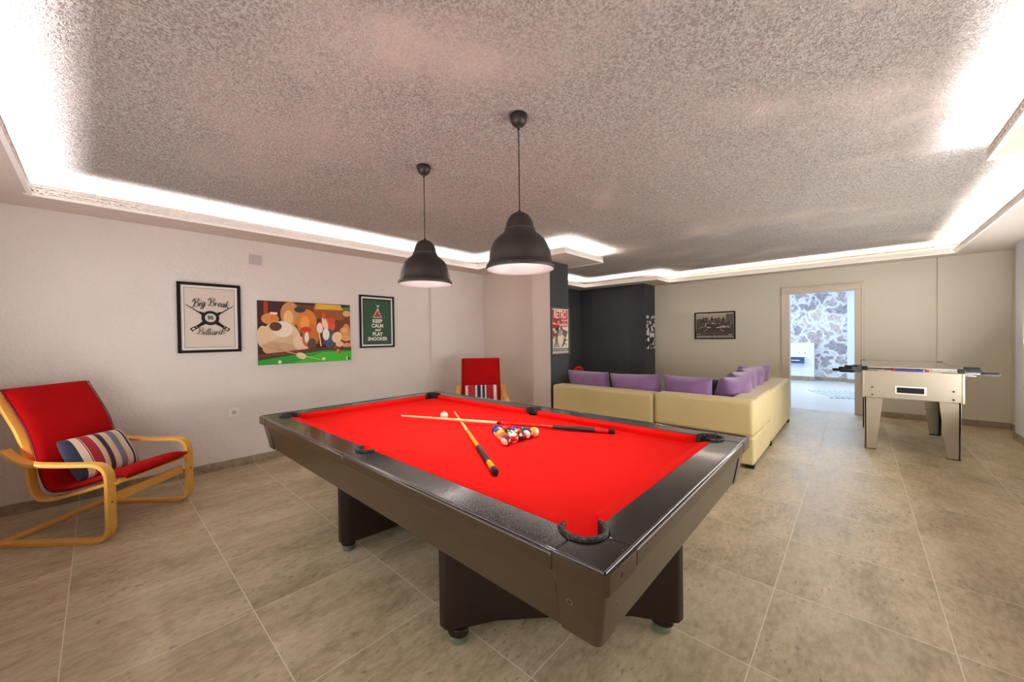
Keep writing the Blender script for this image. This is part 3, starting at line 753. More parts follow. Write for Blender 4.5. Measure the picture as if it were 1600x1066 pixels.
# ------------------------------------------------------------------ pendant lamps
def pendant(label, x, zr):
    t = thing('pendant_lamp', label, 'pendant lamp', (x, 1.543, ZC), 0, 'pendant lamps over the pool table')
    zb = zr - ZC
    H_ = .312
    MB().lathe([(.043, .0), (.047, -.004), (.047, -.016), (.044, -.032), (.037, -.047), (.025, -.059), (.012, -.065), (.008, -.069), (.007, -.080), (.0001, -.080)], m_lamp, 32).build('ceiling_rose', t, angle=60)
    MB().cyl((0, 0, -.078), (0, 0, zb + H_ + .012), .0032, m_cable, 10).build('cable', t)
    zt = zb + H_
    prof = [(.006, .014), (.009, .010), (.011, .002), (.030, -.003), (.048, -.014), (.063, -.034), (.073, -.060), (.078, -.084), (.082, -.086), (.083, -.090), (.081, -.093), (.083, -.100), (.087, -.103), (.087, -.107),
            (.092, -.113), (.112, -.128), (.133, -.148), (.150, -.175), (.161, -.205), (.167, -.235), (.171, -.268), (.174, -.274), (.180, -.280), (.184, -.288), (.184, -.300), (.181, -.306)]
    outer = [(r, zt + z) for r, z in prof]
    inner = [(.181, zt - .306), (.177, zt - .304), (.176, zt - .290), (.168, zt - .278), (.163, zt - .245), (.156, zt - .205), (.146, zt - .178), (.129, zt - .151), (.108, zt - .131), (.080, zt - .112), (.070, zt - .062), (.045, zt - .020), (.001, zt - .010)]
    MB().lathe(outer, m_lamp, 64, caps=False).build('lamp_shade', t, angle=50)
    s = MB().lathe(inner, m_lampin, 64, caps=False).build('shade_lining', t, angle=60); s['label'] = 'white enamelled inside of the shade'
    pl_ = bpy.data.lights.new('bulb_glow', 'SPOT'); pl_.energy = 25; pl_.spot_size = radians(108); pl_.spot_blend = .85; pl_.color = (1.0, 0.95, 0.90); pl_.shadow_soft_size = .03
    po = bpy.data.objects.new('bulb_glow', pl_); C.objects.link(po); po.parent = t; po.location = (0, 0, zt - .245)
    pg_ = bpy.data.lights.new('bulb_shine', 'POINT'); pg_.energy = .9; pg_.color = (1.0, .98, .96); pg_.shadow_soft_size = .025
    pq = bpy.data.objects.new('bulb_shine', pg_); C.objects.link(pq); pq.parent = t; pq.location = (0, 0, zt - .235)
    bl = MB().lathe([(.013, zt - .05), (.014, zt - .10), (.022, zt - .125), (.030, zt - .150), (.031, zt - .165), (.024, zt - .185), (.010, zt - .195), (.0001, zt - .197)], m_bulb, 24).build('bulb', t, angle=80)
pendant('bell-shaped dark bronze pendant lamp, the nearer and larger-looking of the two', -1.341, 1.653)
pendant('bell-shaped dark bronze pendant lamp hanging further from the camera, nearer the left wall', -2.217, 1.662)

# ------------------------------------------------------------------ soft goods
def pillow_geo(w, h, t, nx=22, nz=16, seed=0, pinch=.06, wr=.004):
    vs = []; fs = []
    def sheet(sg):
        o = len(vs)
        for j in range(nz + 1):
            for i in range(nx + 1):
                u = -1 + 2 * i / nx; v = -1 + 2 * j / nz
                sq = 1 - .045 * (abs(u) * abs(v)) ** 3
                px = sq * u * w / 2 * (1 - pinch * (1 - v * v) * abs(u) ** 3 * 1.0)
                pz = sq * v * h / 2 * (1 - pinch * 1.4 * (1 - u * u) * abs(v) ** 3)
                e = max(0, (1 - abs(u) ** 2.6)) * max(0, (1 - abs(v) ** 2.6))
                th = t / 2 * e ** .5
                nz_ = noise.noise(Vector((px * 7 + seed, pz * 7, sg))) * wr * 2 * min(1, e * 3)
                vs.append((px, sg * (th + nz_), pz))
        for j in range(nz):
            for i in range(nx):
                a = o + j * (nx + 1) + i
                f = (a, a + 1, a + nx + 2, a + nx + 1)
                fs.append(f if sg < 0 else f[::-1])
    sheet(-1); sheet(1)
    return vs, fs
def pillow(name, w, h, t, material, seed=0, parent=None, pinch=.06, wr=.004):
    vs, fs = pillow_geo(w, h, t, seed=seed, pinch=pinch, wr=wr)
    mb = MB(); mb.add(vs, fs, material); o = mb.build(name, parent, smooth=True, subsurf=1)
    bm = bmesh.new(); bm.from_mesh(o.data); bmesh.ops.remove_doubles(bm, verts=bm.verts, dist=1e-5); bmesh.ops.recalc_face_normals(bm, faces=bm.faces); bm.to_mesh(o.data); bm.free()
    return o

def stripe_mat(name, stops):
    m = mat(name, (200, 190, 170), .9, sheen=.1); k = NT(m)
    tc = k.n('TexCoord'); sp = k.n('SeparateXYZ'); k.l(tc.outputs['Generated'], sp.inputs[0])
    col = k.ramp(sp.outputs[0], [(p, lin(c)) for p, c in stops], 'CONSTANT')
    k.l(col, k.b.inputs['Base Color']); k.bump(k.noise(k.coord(), 220, 2), .1, .003); return m
NV, CR, RD, GB, WH = (36, 38, 58), (222, 200, 170), (158, 24, 36), (112, 116, 130), (235, 228, 220)
m_st1 = stripe_mat('nautical_stripe', [(0, NV), (.12, CR), (.19, WH), (.205, RD), (.22, WH), (.23, RD), (.36, WH), (.375, CR), (.44, RD), (.45, NV), (.52, CR), (.62, GB), (.72, CR), (.80, WH), (.83, NV), (.88, CR), (.915, RD), (.93, WH), (.94, RD)])
m_st2 = stripe_mat('red_navy_stripe', [(0, CR), (.03, WH), (.10, RD), (.32, WH), (.37, NV), (.48, WH), (.52, NV), (.60, WH), (.64, RD), (.86, WH), (.95, RD)])

# ------------------------------------------------------------------ bentwood armchairs
def smooth_path(pts, k=6): return [tuple(p) for p in catmull([Vector(p) for p in pts], k)]
def strip(pts, y, wid, th, material, name, parent, off=0, bev=.003):
    path = [(p[0], 0, p[1]) for p in pts]
    mb = MB(); cross = [(-wid / 2 + y, -th / 2 + off), (wid / 2 + y, -th / 2 + off), (wid / 2 + y, th / 2 + off), (-wid / 2 + y, th / 2 + off)]
    mb.sweep(path, cross, material, side=(0, 1, 0)); return mb.build(name, parent, bevel=bev, seg=2)
def filleted(pts, rads, k=6):
    """polyline with round corners"""
    out = [Vector(pts[0])]
    for i in range(1, len(pts) - 1):
        p, a, c_ = Vector(pts[i]), Vector(pts[i - 1]), Vector(pts[i + 1]); r = rads[i]
        d0 = (a - p).normalized(); d1 = (c_ - p).normalized()
        q0, q1 = p + d0 * r, p + d1 * r
        for j in range(k + 1):
            t = j / k; out.append(q0 * (1 - t) ** 2 + p * 2 * t * (1 - t) + q1 * t * t)
    out.append(Vector(pts[-1])); return out
def armchair(label, loc, rz, pillow_m, seed, pl_label):
    """x forward, y to the sitter's left"""
    t = thing('armchair', label, 'armchair', loc, rz, 'bentwood armchairs')
    side_path = filleted([(-.60, .011), (.105, .011), (.105, .505), (-.17, .505), (-.42, .515), (-.535, .61)], [0, .10, .11, .10, .09, 0])
    for s in (-1, 1):
        strip(side_path, s * .315, .058, .022, m_birch, 'side_frame', t)
    shell = smooth_path([(.13, .385), (.02, .352), (-.17, .300), (-.32, .268), (-.40, .285), (-.435, .36), (-.455, .50), (-.50, .68), (-.57, .82), (-.655, .965)], 5)
    for s in (-1, 1):
        strip(shell, s * .255, .048, .020, m_birch, 'seat_rail', t)
    MB().box(.055, .080, -.286, .286, .235, .295, m_birch).build('front_crossbar', t, bevel=.003)
    MB().box(-.60, -.545, -.286, .286, .002, .022, m_birch).build('rear_crossbar', t, bevel=.003)
    MB().box(-.475, -.452, -.286, .286, .49, .55, m_birch).build('back_crossbar', t, bevel=.003)
    MB().box(.08, .135, -.30, .30, .366, .378, m_birch).build('front_slat', t, bevel=.002)
    MB().box(-.652, -.632, -.23, .23, .90, .945, m_birch).build('top_slat', t, bevel=.003)
    for s in (-1, 1):
        MB().cyl((.1155, s * .315, .26), (.1185, s * .315, .26), .006, m_screw, 12).build('bolt', t)
        MB().box(.0, .03, s * .315 - .012, s * .315 + .012, -.0, .003, m_blackmat).build('glide', t, smooth=False)
    # seat pad: padded band following the shell
    P = catmull([Vector(p) for p in [(.150, .400), (.05, .392), (-.12, .345), (-.27, .312), (-.345, .325), (-.385, .40), (-.410, .52), (-.455, .69), (-.525, .83), (-.625, 1.0)]], 6)
    n_ = len(P); vs = []; fs = []; ny = 14
    nrm = []
    for i in range(n_):
        tt = (P[min(i + 1, n_ - 1)] - P[max(i - 1, 0)]).normalized(); nrm.append(Vector((-tt.y, tt.x)) * -1)
    for side_ in (0, 1):
        for i in range(n_):
            ed = min(1, min(i, n_ - 1 - i) / 2.2) ** .6
            for j in range(ny + 1):
                v = -1 + 2 * j / ny; e2 = max(0, 1 - abs(v) ** 6) ** .5
                th = (.034 if side_ else -.012) * ed * e2
                th += noise.noise(Vector((i * .35 + seed, v * 2.5, side_))) * .006 * ed * e2
                q = P[i] + nrm[i] * th
                vs.append((q.x, v * .275, q.y))
    o_ = n_ * (ny + 1)
    for i in range(n_ - 1):
        for j in range(ny):
            a = i * (ny + 1) + j
            fs.append((a, a + 1, a + ny + 2, a + ny + 1)); fs.append((a + o_, a + o_ + ny + 1, a + o_ + ny + 2, a + o_ + 1))
    mb = MB(); mb.add(vs, fs, m_redfab); pad = mb.build('seat_cushion', t, subsurf=1)
    bm = bmesh.new(); bm.from_mesh(pad.data); bmesh.ops.remove_doubles(bm, verts=bm.verts, dist=1e-5); bmesh.ops.recalc_face_normals(bm, faces=bm.faces); bm.to_mesh(pad.data); bm.free()
    for s in (-1, 1):
        pth = [(q.x, s * .263, q.y) for q in [p + nn_ * .010 for p, nn_ in zip(P, nrm)][1:-1]]
        mbp = MB(); mbp.sweep(pth, [(.0028 * cos(a), .0028 * sin(a)) for a in [2 * pi * i / 6 for i in range(6)]], m_piping, side=(0, 1, 0)); mbp.build('piping', pad)
    e = P[-2] + nrm[-2] * .01; MB().cyl((e.x, -.27, e.y), (e.x, .27, e.y), .0032, m_piping, 8).build('piping', pad)
    return t
# chair by the left wall
P0 = Vector((-3.64, -.04)); fdir = Vector((1, 1)).normalized(); ldir = Vector((-1, 1)).normalized()
ctr = P0 + ldir * .315 + fdir * (-.0)
ch1 = armchair('red cushioned bentwood armchair on the left, beside the framed billiards poster wall', (ctr.x, ctr.y, 0), pi / 4, None, 1, None)
def to_world(chair, p): 
    a = chair.rotation_euler.z; return Vector((chair.location.x + p[0] * cos(a) - p[1] * sin(a), chair.location.y + p[0] * sin(a) + p[1] * cos(a), p[2]))
pl = pillow('throw_pillow', .46, .33, .13, m_st1, 3, pinch=.03)
pl.location = to_world(ch1, (-.260, .00, .490)); pl.rotation_euler = (radians(-29), radians(2), pi / 4 + pi / 2)
tag(pl, 'lumbar pillow with navy, cream, red and grey stripes on the left armchair', 'pillow', 'striped pillows')
# chair in the far corner
d2 = Vector((.745, -.667)); base2 = Vector((-3.97, 3.68)) + d2 * .64
ch2 = armchair('red cushioned bentwood armchair in the far corner, half hidden behind the pool table', (base2.x, base2.y, 0), atan2(d2.y, d2.x), None, 7, None)
pl2 = pillow('throw_pillow', .46, .30, .12, m_st2, 9, pinch=.03)
pl2.location = to_world(ch2, (-.325, .0, .510)); pl2.rotation_euler = (radians(-20), 0, atan2(d2.y, d2.x) + pi / 2)
tag(pl2, 'red pillow with white and navy stripes on the far corner armchair', 'pillow', 'striped pillows')

# ------------------------------------------------------------------ corner sofa
sofa = thing('corner_sofa', 'long cream L-shaped corner sofa seen from behind, beyond the pool table', 'sofa', (-.72, 4.18, 0))
def sbox(name, x0, x1, y0, y1, z0, z1, bev=.03, seg=4, m=m_sofa): return MB().box(x0, x1, y0, y1, z0, z1, m).build(name, sofa, bevel=bev, seg=seg)
BT = .24
sbox('back_panel', -2.36, -.970, 0, BT, .035, .635, .035)
sbox('back_panel', -.958, 0, 0, .95, .035, .30, .02)
sbox('back_panel', -.958, 0, 0, BT, .31, .648, .035)
sbox('base', -2.36, -.970, BT + .004, .93, .035, .28)
sbox('seat_pad', -2.36, -.970, BT + .01, .95, .285, .43, .04)
sbox('seat_pad', -.955, -BT - .01, BT + .01, .96, .30, .43, .04)
sbox('side_back', -BT, 0, BT + .003, 1.05, .302, .646, .035)
sbox('side_back', -BT, 0, 1.055, 2.66, .035, .632, .035)
sbox('base', -.955, -BT - .004, .965, 2.66, .035, .28)
sbox('seat_pad', -.965, -BT - .01, .97, 2.64, .285, .43, .04)
sofa.children[1].name = 'corner_base'; sofa.children[2].name = 'back_panel'
for x, y in ((-.075, .02), (-.075, 1.02), (-.075, 2.55), (-2.28, .04), (-1.05, .04), (-.90, 2.55)):
    MB().box(x, x + .07, y, y + .07, 0, .037, m_blackmat).build('foot', sofa, smooth=False)
ZSEAT = .425
cush = [(-2.72, 4.555, .68, .42, 0, 0, 'leftmost on the long back of the sofa, next to the charcoal column'),
        (-2.055, 4.555, .70, .42, 0, -2, 'second from the left on the long back of the sofa'),
        (-1.43, 4.56, .58, .43, 0, 0, 'third from the left on the long back, near the sofa corner')]
for i, (x, y, w, h_, rz, ry, where_) in enumerate(cush):
    o = pillow('sofa_cushion', w, h_, .26, m_purple, 20 + i * 3, wr=.010, pinch=.12)
    o.location = (x, y, ZSEAT + h_ / 2 - .01); o.rotation_euler = (radians(13), radians(ry), radians(rz)); tag(o, 'lilac cushion ' + where_, 'cushion', 'lilac sofa cushions')
cr = [(-1.03, 4.80, .44, .43, 62, 'at the sofa corner, nearest on the right-hand run'), (-1.05, 5.20, .50, .46, 70, 'second along the right-hand run of the sofa'),
      (-1.05, 5.68, .52, .47, 70, 'third along the right-hand run of the sofa'), (-1.10, 6.20, .56, .46, 58, 'furthest along the right-hand run, in front of the doorway wall')]
for i, (x, y, w, h_, rz, where_) in enumerate(cr):
    o = pillow('sofa_cushion', w, h_, .25, m_purple, 40 + i * 5, wr=.010, pinch=.12)
    o.location = (x, y, ZSEAT + h_ / 2 - .01); o.rotation_euler = (radians(16), 0, radians(rz - 0)); tag(o, 'lilac cushion ' + where_, 'cushion', 'lilac sofa cushions')
o = pillow('sofa_cushion', .30, .34, .12, m_navy, 77); o.location = (-1.33, 5.10, ZSEAT + .160); o.rotation_euler = (radians(6), radians(6), radians(50))
tag(o, 'dark navy cushion tucked behind the lilac ones at the sofa corner', 'cushion')

# red flowers in the nook
fv = thing('flower_vase', 'bright red flowers peeking over the leftmost lilac cushion in the dark nook', 'flowers', (-4.12, 6.5, 0))
MB().lathe([(.05, 0), (.07, .05), (.075, .15), (.05, .28), (.035, .38), (.045, .42), (.04, .42), (.03, .38), (.001, .3)], m_black, 24).build('vase', fv)
mb = MB(); random.seed(2)
m_petal = mat('red_petal', (225, 12, 14), .5)
for i in range(46):
    a = random.uniform(0, 6.28); e = random.uniform(-.3, 1.4); r = .115 * random.uniform(.75, 1)
    p = Vector((cos(a) * cos(e) * r, sin(a) * cos(e) * r, .56 + sin(e) * r))
    mb.sphere(p, .026, m_petal, 6, (1, 1, .6))
mb.build('flower_head', fv)
MB().cyl((0, 0, .3), (0, 0, .56), .006, m_green, 8).build('stem', fv)

# ------------------------------------------------------------------ foosball table
ft = thing('foosball_table', 'cream foosball table with black handled rods in front of the doorway wall', 'foosball table', (.06, 5.75, 0))
FW, FL_ = .72, 1.33
MB().box(0, FW, 0, .02, .58, .875, m_foos).build('front_panel', ft, bevel=.002)
MB().box(0, FW, FL_ - .02, FL_, .58, .875, m_foos).build('rear_panel', ft, bevel=.002)
MB().box(0, .02, .021, FL_ - .021, .58, .895, m_foos).build('side_panel', ft, bevel=.002)
MB().box(FW - .02, FW, .021, FL_ - .021, .58, .895, m_foos).build('side_panel', ft, bevel=.002)
for x in (-.012, FW - .006):
    for y in (-.004, FL_ - .014): MB().box(x, x + .018, y, y + .018, .572, .895, m_foosedge).build('corner_trim', ft, bevel=.004)
MB().box(.02, FW - .02, .02, FL_ - .02, .74, .755, m_green).build('playfield', ft, smooth=False)
mb = MB()
mb.box(-.008, FW + .008, -.006, .022, .878, .886, m_foosedge).box(-.008, .012, .022, FL_, .898, .908, m_foosedge).box(FW - .012, FW + .008, .022, FL_, .898, .908, m_foosedge).box(-.008, FW + .008, FL_ - .02, FL_ + .006, .898, .908, m_foosedge)
mb.build('top_rim', ft, bevel=.002)
MB().box(.0, FW, .0, .012, .887, .905, m_glass).build('end_glass', ft, smooth=False)
MB().box(.0, FW, .0, FL_, .909, .914, m_glass).build('glass_top', ft, smooth=False)
mb = MB().box(0, FW, -.002, 0, .906, .915, m_foosedge); mb.box(-.002, 0, 0, FL_, .908, .915, m_screw).box(FW, FW + .002, 0, FL_, .908, .915, m_screw).box(0, FW, FL_, FL_ + .002, .908, .915, m_screw).build('glass_edge', ft, smooth=False)
for x in (-.014, FW - .034):
    for y in (-.012, FL_ - .036): MB().box(x, x + .048, y, y + .048, .872, .918, m_black).build('corner_bracket', ft, bevel=.004)
for x0, x1 in ((.035, .11), (FW - .14, FW - .035)): MB().box(x0, x1, -.009, -.003, .872, .879, m_black).build('bracket_arm', ft, smooth=False)
MB().box(.245, .475, -.004, .003, .632, .716, m_white).build('ball_return_frame', ft, bevel=.002)
MB().box(.260, .460, -.006, -.0045, .645, .703, m_black).build('ball_return', ft, smooth=False)
MB().box(.285, .435, -.0065, -.006, .655, .69, m_blackmat).build('ball_return_slot', ft, smooth=False)
sc_b = MB().cyl((.245, -.016, .889), (.49, -.016, .889), .009, m_bluepl, 12)
sc_b.cyl((.232, -.016, .889), (.252, -.016, .889), .0105, m_redpl, 12).cyl((.470, -.016, .889), (.492, -.016, .889), .0105, m_redpl, 12).cyl((.452, -.016, .889), (.458, -.016, .889), .0102, m_white, 12)
sc_b.build('score_beads', ft)
for x in (.071, .661):
    for z in (.690, .608): MB().lathe([(.009, 0), (.009, .003), (.006, .005), (.0001, .005)], m_screw, 14, Matrix.Translation((x, 0, z)) @ Matrix.Rotation(pi / 2, 4, 'X')).build('bolt', ft)
for sx in (0, 1):
    for sy in (0, 1):
        X = (lambda v: v if sx == 0 else FW - v); Y = (lambda v: v if sy == 0 else FL_ - v)
        mb = MB()
        P = [(X(.008), .595), (X(.158), .595), (X(.100), .006), (X(.012), .006)]
        ys = sorted((Y(.022), Y(.040)));
        mb.prism(P, ys[0], ys[1], m_foos, plane='xz')
        vs = []; xs_ = sorted((X(.006), X(.024)))
        pp = [(Y(.022), .595), (Y(.150), .595), (Y(.095), .006), (Y(.022), .006)]
        vs = [(xs_[0], p[0], p[1]) for p in pp] + [(xs_[1], p[0], p[1]) for p in pp]
        mb.add(vs, [(0, 1, 2, 3), (7, 6, 5, 4), (0, 4, 5, 1), (1, 5, 6, 2), (2, 6, 7, 3), (3, 7, 4, 0)], m_foos if sy == 0 else m_black)
        leg = mb.build('leg', ft, bevel=.002, seg=1)
        q = sorted((X(.008), X(.10))); r_ = sorted((Y(.020), Y(.08)))
        MB().box(q[0], q[1], r_[0], r_[1], 0, .006, m_black).build('foot', leg, smooth=False)
sides = [0, 0, 1, 0, 1, 0, 1, 1]; slide = [.02, -.05, .03, .0, -.03, .05, .0, .02]
men = [1, 2, 3, 5, 5, 3, 2, 1]
for i in range(8):
    y = .11 + i * (FL_ - .22) / 7; z = .848; sd_ = sides[i]; sl = slide[i]
    x0, x1 = (-.10 + sl, FW + .10) if sd_ == 0 else (-.10, FW + .15 + sl)
    if sd_ == 0: x0 = -.10 + sl; 
    rod = MB().cyl((x0, y, z), (x1, y, z), .0075, m_chrome, 12).build('rod', ft)
    hx = x0 if sd_ == 0 else x1; dx = -1 if sd_ == 0 else 1
    T = Matrix.Translation((hx, y, z)) @ Vector((dx, 0, 0)).to_track_quat('Z', 'Y').to_matrix().to_4x4()
    MB().lathe([(.012, -.005), (.0155, .0), (.0165, .03), (.015, .06), (.0165, .10), (.0155, .12), (.010, .126)], m_black, 16, T).build('handle', rod)
    mb = MB(); mcol = m_redpl if sd_ else m_bluepl
    for j in range(men[i]):
        px = FW / 2 + (j - (men[i] - 1) / 2) * (FW - .2) / max(men[i], 2.0)
        mb.box(px - .012, px + .012, y - .008, y + .008, z - .045, z + .006, mcol); mb.sphere((px, y, z + .012), .010, mcol, 8); mb.box(px - .009, px + .009, y - .013, y + .010, z - .088, z - .045, mcol)
    mb.build('player_figures', rod)
    for xb, sgn in ((0, -1), (FW, 1)): MB().cyl((xb, y, z), (xb + sgn * .010, y, z), .017, m_black, 16).build('bearing', ft)

# ------------------------------------------------------------------ wall art
def art(name, label, cat, loc, rz, group=None): return thing(name, label, cat, loc, rz, group)
def frame(parent, w, h, bw, d, material, name='frame'):
    mb = MB()
    for x0, x1, z0, z1 in ((-w / 2, w / 2, h / 2 - bw, h / 2), (-w / 2, w / 2, -h / 2, -h / 2 + bw), (-w / 2, -w / 2 + bw, -h / 2 + bw, h / 2 - bw), (w / 2 - bw, w / 2, -h / 2 + bw, h / 2 - bw)):
        mb.box(x0, x1, -d, -.001, z0, z1, material)
    return mb.build(name, parent, bevel=.0015, seg=1)
m_frame = mat('black_frame', (10, 7, 7), .5, spec=.2)
INK = (10, 10, 12)
# --- poster: Big Break Billiards
w, h_ = .493, .675
a1 = art('framed_poster', 'black framed poster reading Big Break Billiards with crossed cues, above the left armchair', 'poster', (XL, .746, 1.516), pi / 2)
frame(a1, w, h_, .026, .024, m_frame)
pr = Print(-.010)
PAPER = (214, 202, 188)
pr.rect(-w / 2 + .02, w / 2 - .02, -h_ / 2 + .02, h_ / 2 - .02, (236, 230, 224))
def border(pr, x, z, t, rgb):
    y = pr.nxt()
    pr.rect(-x, x, z - t, z, rgb, y); pr.rect(-x, x, -z, -z + t, rgb, y); pr.rect(-x, -x + t, -z + t, z - t, rgb, y); pr.rect(x - t, x, -z + t, z - t, rgb, y)
pr.rect(-.188, .188, -.283, .283, PAPER)
border(pr, .197, .290, .005, (92, 84, 88))
for s in (-1, 1):
    pr.line((s * .185, .125), (s * .075, .045), .007, INK, .012)
    pr.line((s * .075, .045), (s * -.052, -.030 - .0), .012, INK, .018) if False else None
    pr.line((s * .060, -.055), (s * .105, -.088), .026, INK); pr.line((s * .108, -.090), (s * .148, -.120), .030, INK, .034)
    pr.disc(s * .130, -.107, .012, PAPER, .008, rot=-s * .6)
    pr.line((s * .112, -.081), (s * .105, -.096), .004, PAPER)
pr.disc(0, 0, .070, INK); 
for s in (-1, 1):
    pr.line((s * .055, .036), (s * .085, .058), .034, INK, .012); pr.line((s * .05, -.046), (s * .075, -.066), .036, INK, .028)
pr.disc(0, .002, .043, PAPER); pr.text('BB', 0, .002, .052, INK, xs=.80, bold=.0012)
# script lettering from pen strokes
GL = {
 'B': (.78, [[(.18, .95), (.30, .55), (.18, .02), (.02, .08)], [(-.05, .72), (.12, .98), (.45, 1.04), (.66, .86), (.52, .60), (.28, .54), (.62, .48), (.70, .20), (.46, -.02), (.22, .06)]]),
 'i': (.24, [[(.13, .46), (.05, .03), (.13, .0)], [(.15, .66), (.20, .74)]]),
 'g': (.44, [[(.38, .44), (.20, .50), (.06, .26), (.14, .02), (.32, .12), (.38, .44), (.34, -.10), (.20, -.40), (.02, -.34), (.14, -.12), (.46, .12)]]),
 'r': (.34, [[(.10, .47), (.03, .0)], [(.06, .26), (.16, .44), (.28, .45)]]),
 'e': (.36, [[(.06, .22), (.28, .30), (.24, .48), (.10, .40), (.04, .16), (.14, .0), (.30, .08)]]),
 'a': (.44, [[(.36, .42), (.20, .50), (.05, .26), (.12, .0), (.28, .12), (.37, .46)], [(.38, .48), (.31, .03), (.38, .0)]]),
 'k': (.44, [[(.22, 1.0), (.04, .0)], [(.44, .54), (.24, .42), (.10, .26)], [(.14, .30), (.26, .18), (.40, -.02)]]),
 'l': (.22, [[(.20, 1.0), (.05, .05), (.13, .0)]]),
 'd': (.46, [[(.34, .42), (.18, .50), (.05, .26), (.12, .0), (.28, .12)], [(.46, 1.0), (.31, .03), (.38, .0)]]),
 's': (.34, [[(.30, .40), (.18, .49), (.08, .36), (.24, .15), (.14, .0), (.0, .08)]]),
 ' ': (.30, [])}
def script(pr, txt, z0, height, width, bow, rgb):
    tot = sum(GL[c][0] for c in txt); x = -tot / 2; sx = width / tot
    for c in txt:
        for stt in GL[c][1]:
            pts = []
            for p in catmull([Vector(q) for q in stt], 7):
                lx = (x + p.x + p.y * .18) * sx; lz = z0 + p.y * height + bow * (1 - (2 * lx / width) ** 2)
                pts.append((lx, lz))
            pr.ribbon(pts, lambda t, f: height * (.018 + .036 * abs(t.y) ** 2), rgb)
        x += GL[c][0]
script(pr, 'Big Break', .098, .074, .285, .022, INK)
script(pr, 'Billiards', -.150, .062, .225, -.016, INK)
pr.mb.build('print', a1, smooth=False)
# --- canvas: generic warm toned billiard still life
w, h_ = .99, .690
a2 = art('canvas_print', 'wide unframed canvas in browns and oranges above a bright green billiard table', 'painting', (XL, 1.630, 1.370), pi / 2)
MB().box(-w / 2, w / 2, -.022, -.001, -h_ / 2, h_ / 2, flat((232, 222, 208))).build('stretcher', a2, bevel=.001, seg=1)
pr = Print(-.0222); X0, Z0 = -w / 2, -h_ / 2
def U(u, v): return (X0 + u * w, Z0 + v * h_)
pr.poly([U(0, 0), U(1, 0), U(1, 1), U(0, 1)], (62, 30, 22))
pr.poly([U(.36, .30), U(1, .30), U(1, .93), U(.36, .97)], (112, 56, 26))
pr.poly([U(.55, .75), U(.93, .72), U(.93, .94), U(.58, .99)], (150, 84, 30))
pr.poly([U(.58, .90), U(.92, .90), U(.88, .99), U(.60, .995)], (212, 172, 60))
pr.rect(*[U(.06, 0)[0], U(.10, 0)[0], U(0, .80)[1], U(0, .99)[1]], (168, 52, 28))
def blob(u, v, ru, rv, rgb, rot=0): pr.disc(X0 + u * w, Z0 + v * h_, ru * w, rgb, rv * h_, rot=rot)
# soft rounded shapes: warm drapery folds and barrels, no figures
blob(.32, .80, .10, .20, (196, 138, 80)); blob(.30, .74, .05, .12, (232, 186, 130)); blob(.12, .72, .085, .09, (206, 138, 76)); 
pr.rect(*[U(.125, 0)[0], U(.185, 0)[0], U(0, .70)[1], U(0, .80)[1]], (214, 120, 40)); pr.rect(*[U(.120, 0)[0], U(.190, 0)[0], U(0, .79)[1], U(0, .825)[1]], (240, 226, 206))
blob(.49, .68, .11, .21, (214, 126, 46)); blob(.54, .46, .085, .20, (196, 112, 44)); blob(.42, .88, .06, .05, (58, 56, 60))
blob(.47, .66, .05, .12, (232, 158, 78)); blob(.48, .55, .06, .05, (206, 44, 28))
blob(.22, .42, .20, .26, (226, 200, 164)); blob(.30, .30, .17, .17, (214, 184, 144)); blob(.24, .56, .10, .13, (238, 222, 198)); blob(.17, .60, .06, .07, (92, 52, 36))
blob(.05, .44, .06, .17, (222, 194, 156)); blob(.43, .28, .07, .19, (230, 206, 172), .5); blob(.13, .26, .09, .10, (206, 172, 130))
for i in range(5): pr.line(U(.10 + i * .02, .36 - i * .035), U(.34 + i * .02, .30 - i * .03), .006, (176, 136, 96))
blob(.49, .40, .055, .13, (186, 108, 58)); blob(.485, .42, .024, .09, (240, 226, 206)); blob(.54, .30, .05, .11, (92, 66, 56))
blob(.72, .62, .09, .13, (214, 88, 44)); blob(.69, .66, .03, .12, (240, 208, 180), .25); blob(.63, .58, .035, .09, (238, 228, 210)); blob(.77, .71, .045, .06, (206, 72, 40), .5); blob(.68, .80, .022, .07, (206, 72, 40), .2)
blob(.74, .40, .075, .16, (66, 78, 112)); blob(.70, .47, .04, .10, (240, 232, 216)); blob(.83, .42, .06, .10, (236, 200, 160), -.6); blob(.86, .30, .05, .05, (230, 188, 146)); pr.line(U(.62, .50), U(.64, .27), .012, (228, 214, 190))
blob(.94, .50, .05, .16, (214, 146, 84)); blob(.91, .54, .045, .05, (230, 172, 110)); blob(.94, .40, .06, .05, (224, 160, 98)); blob(.95, .84, .05, .055, (218, 176, 120)); pr.rect(*[U(.90, 0)[0], U(.995, 0)[0], U(0, .915)[1], U(0, .945)[1]], (70, 160, 50)); blob(.95, .27, .05, .05, (222, 158, 100))
# billiard table
pr.poly([U(0, 0), U(1, 0), U(1, .245), U(.62, .25), U(0, .165)], (120, 44, 24))
pr.poly([U(0, 0), U(1, 0), U(1, .215), U(.64, .22), U(0, .115)], (30, 70, 34))
pr.poly([U(0, 0), U(1, 0), U(1, .185), U(.66, .195), U(0, .075)], (44, 150, 40))
pr.poly([U(.33, 0), U(1, 0), U(1, .16), U(.66, .17)], (66, 180, 44))
pr.line(U(.03, .31), U(.46, .11), .016, (206, 150, 116), .010); pr.line(U(.46, .11), U(.63, .045), .010, (226, 196, 146), .006)
blob(.42, .12, .055, .05, (232, 210, 176), -.4)
for u, v, c_ in ((.20, .035, (232, 226, 220)), (.665, .055, (240, 234, 216)), (.835, .19, (226, 110, 96)), (.855, .155, (206, 50, 30)), (.95, .045, (230, 220, 214)), (.80, .245, (196, 44, 30))): blob(u, v, .018, .027, c_)
blob(.965, .045, .014, .022, (40, 30, 34))
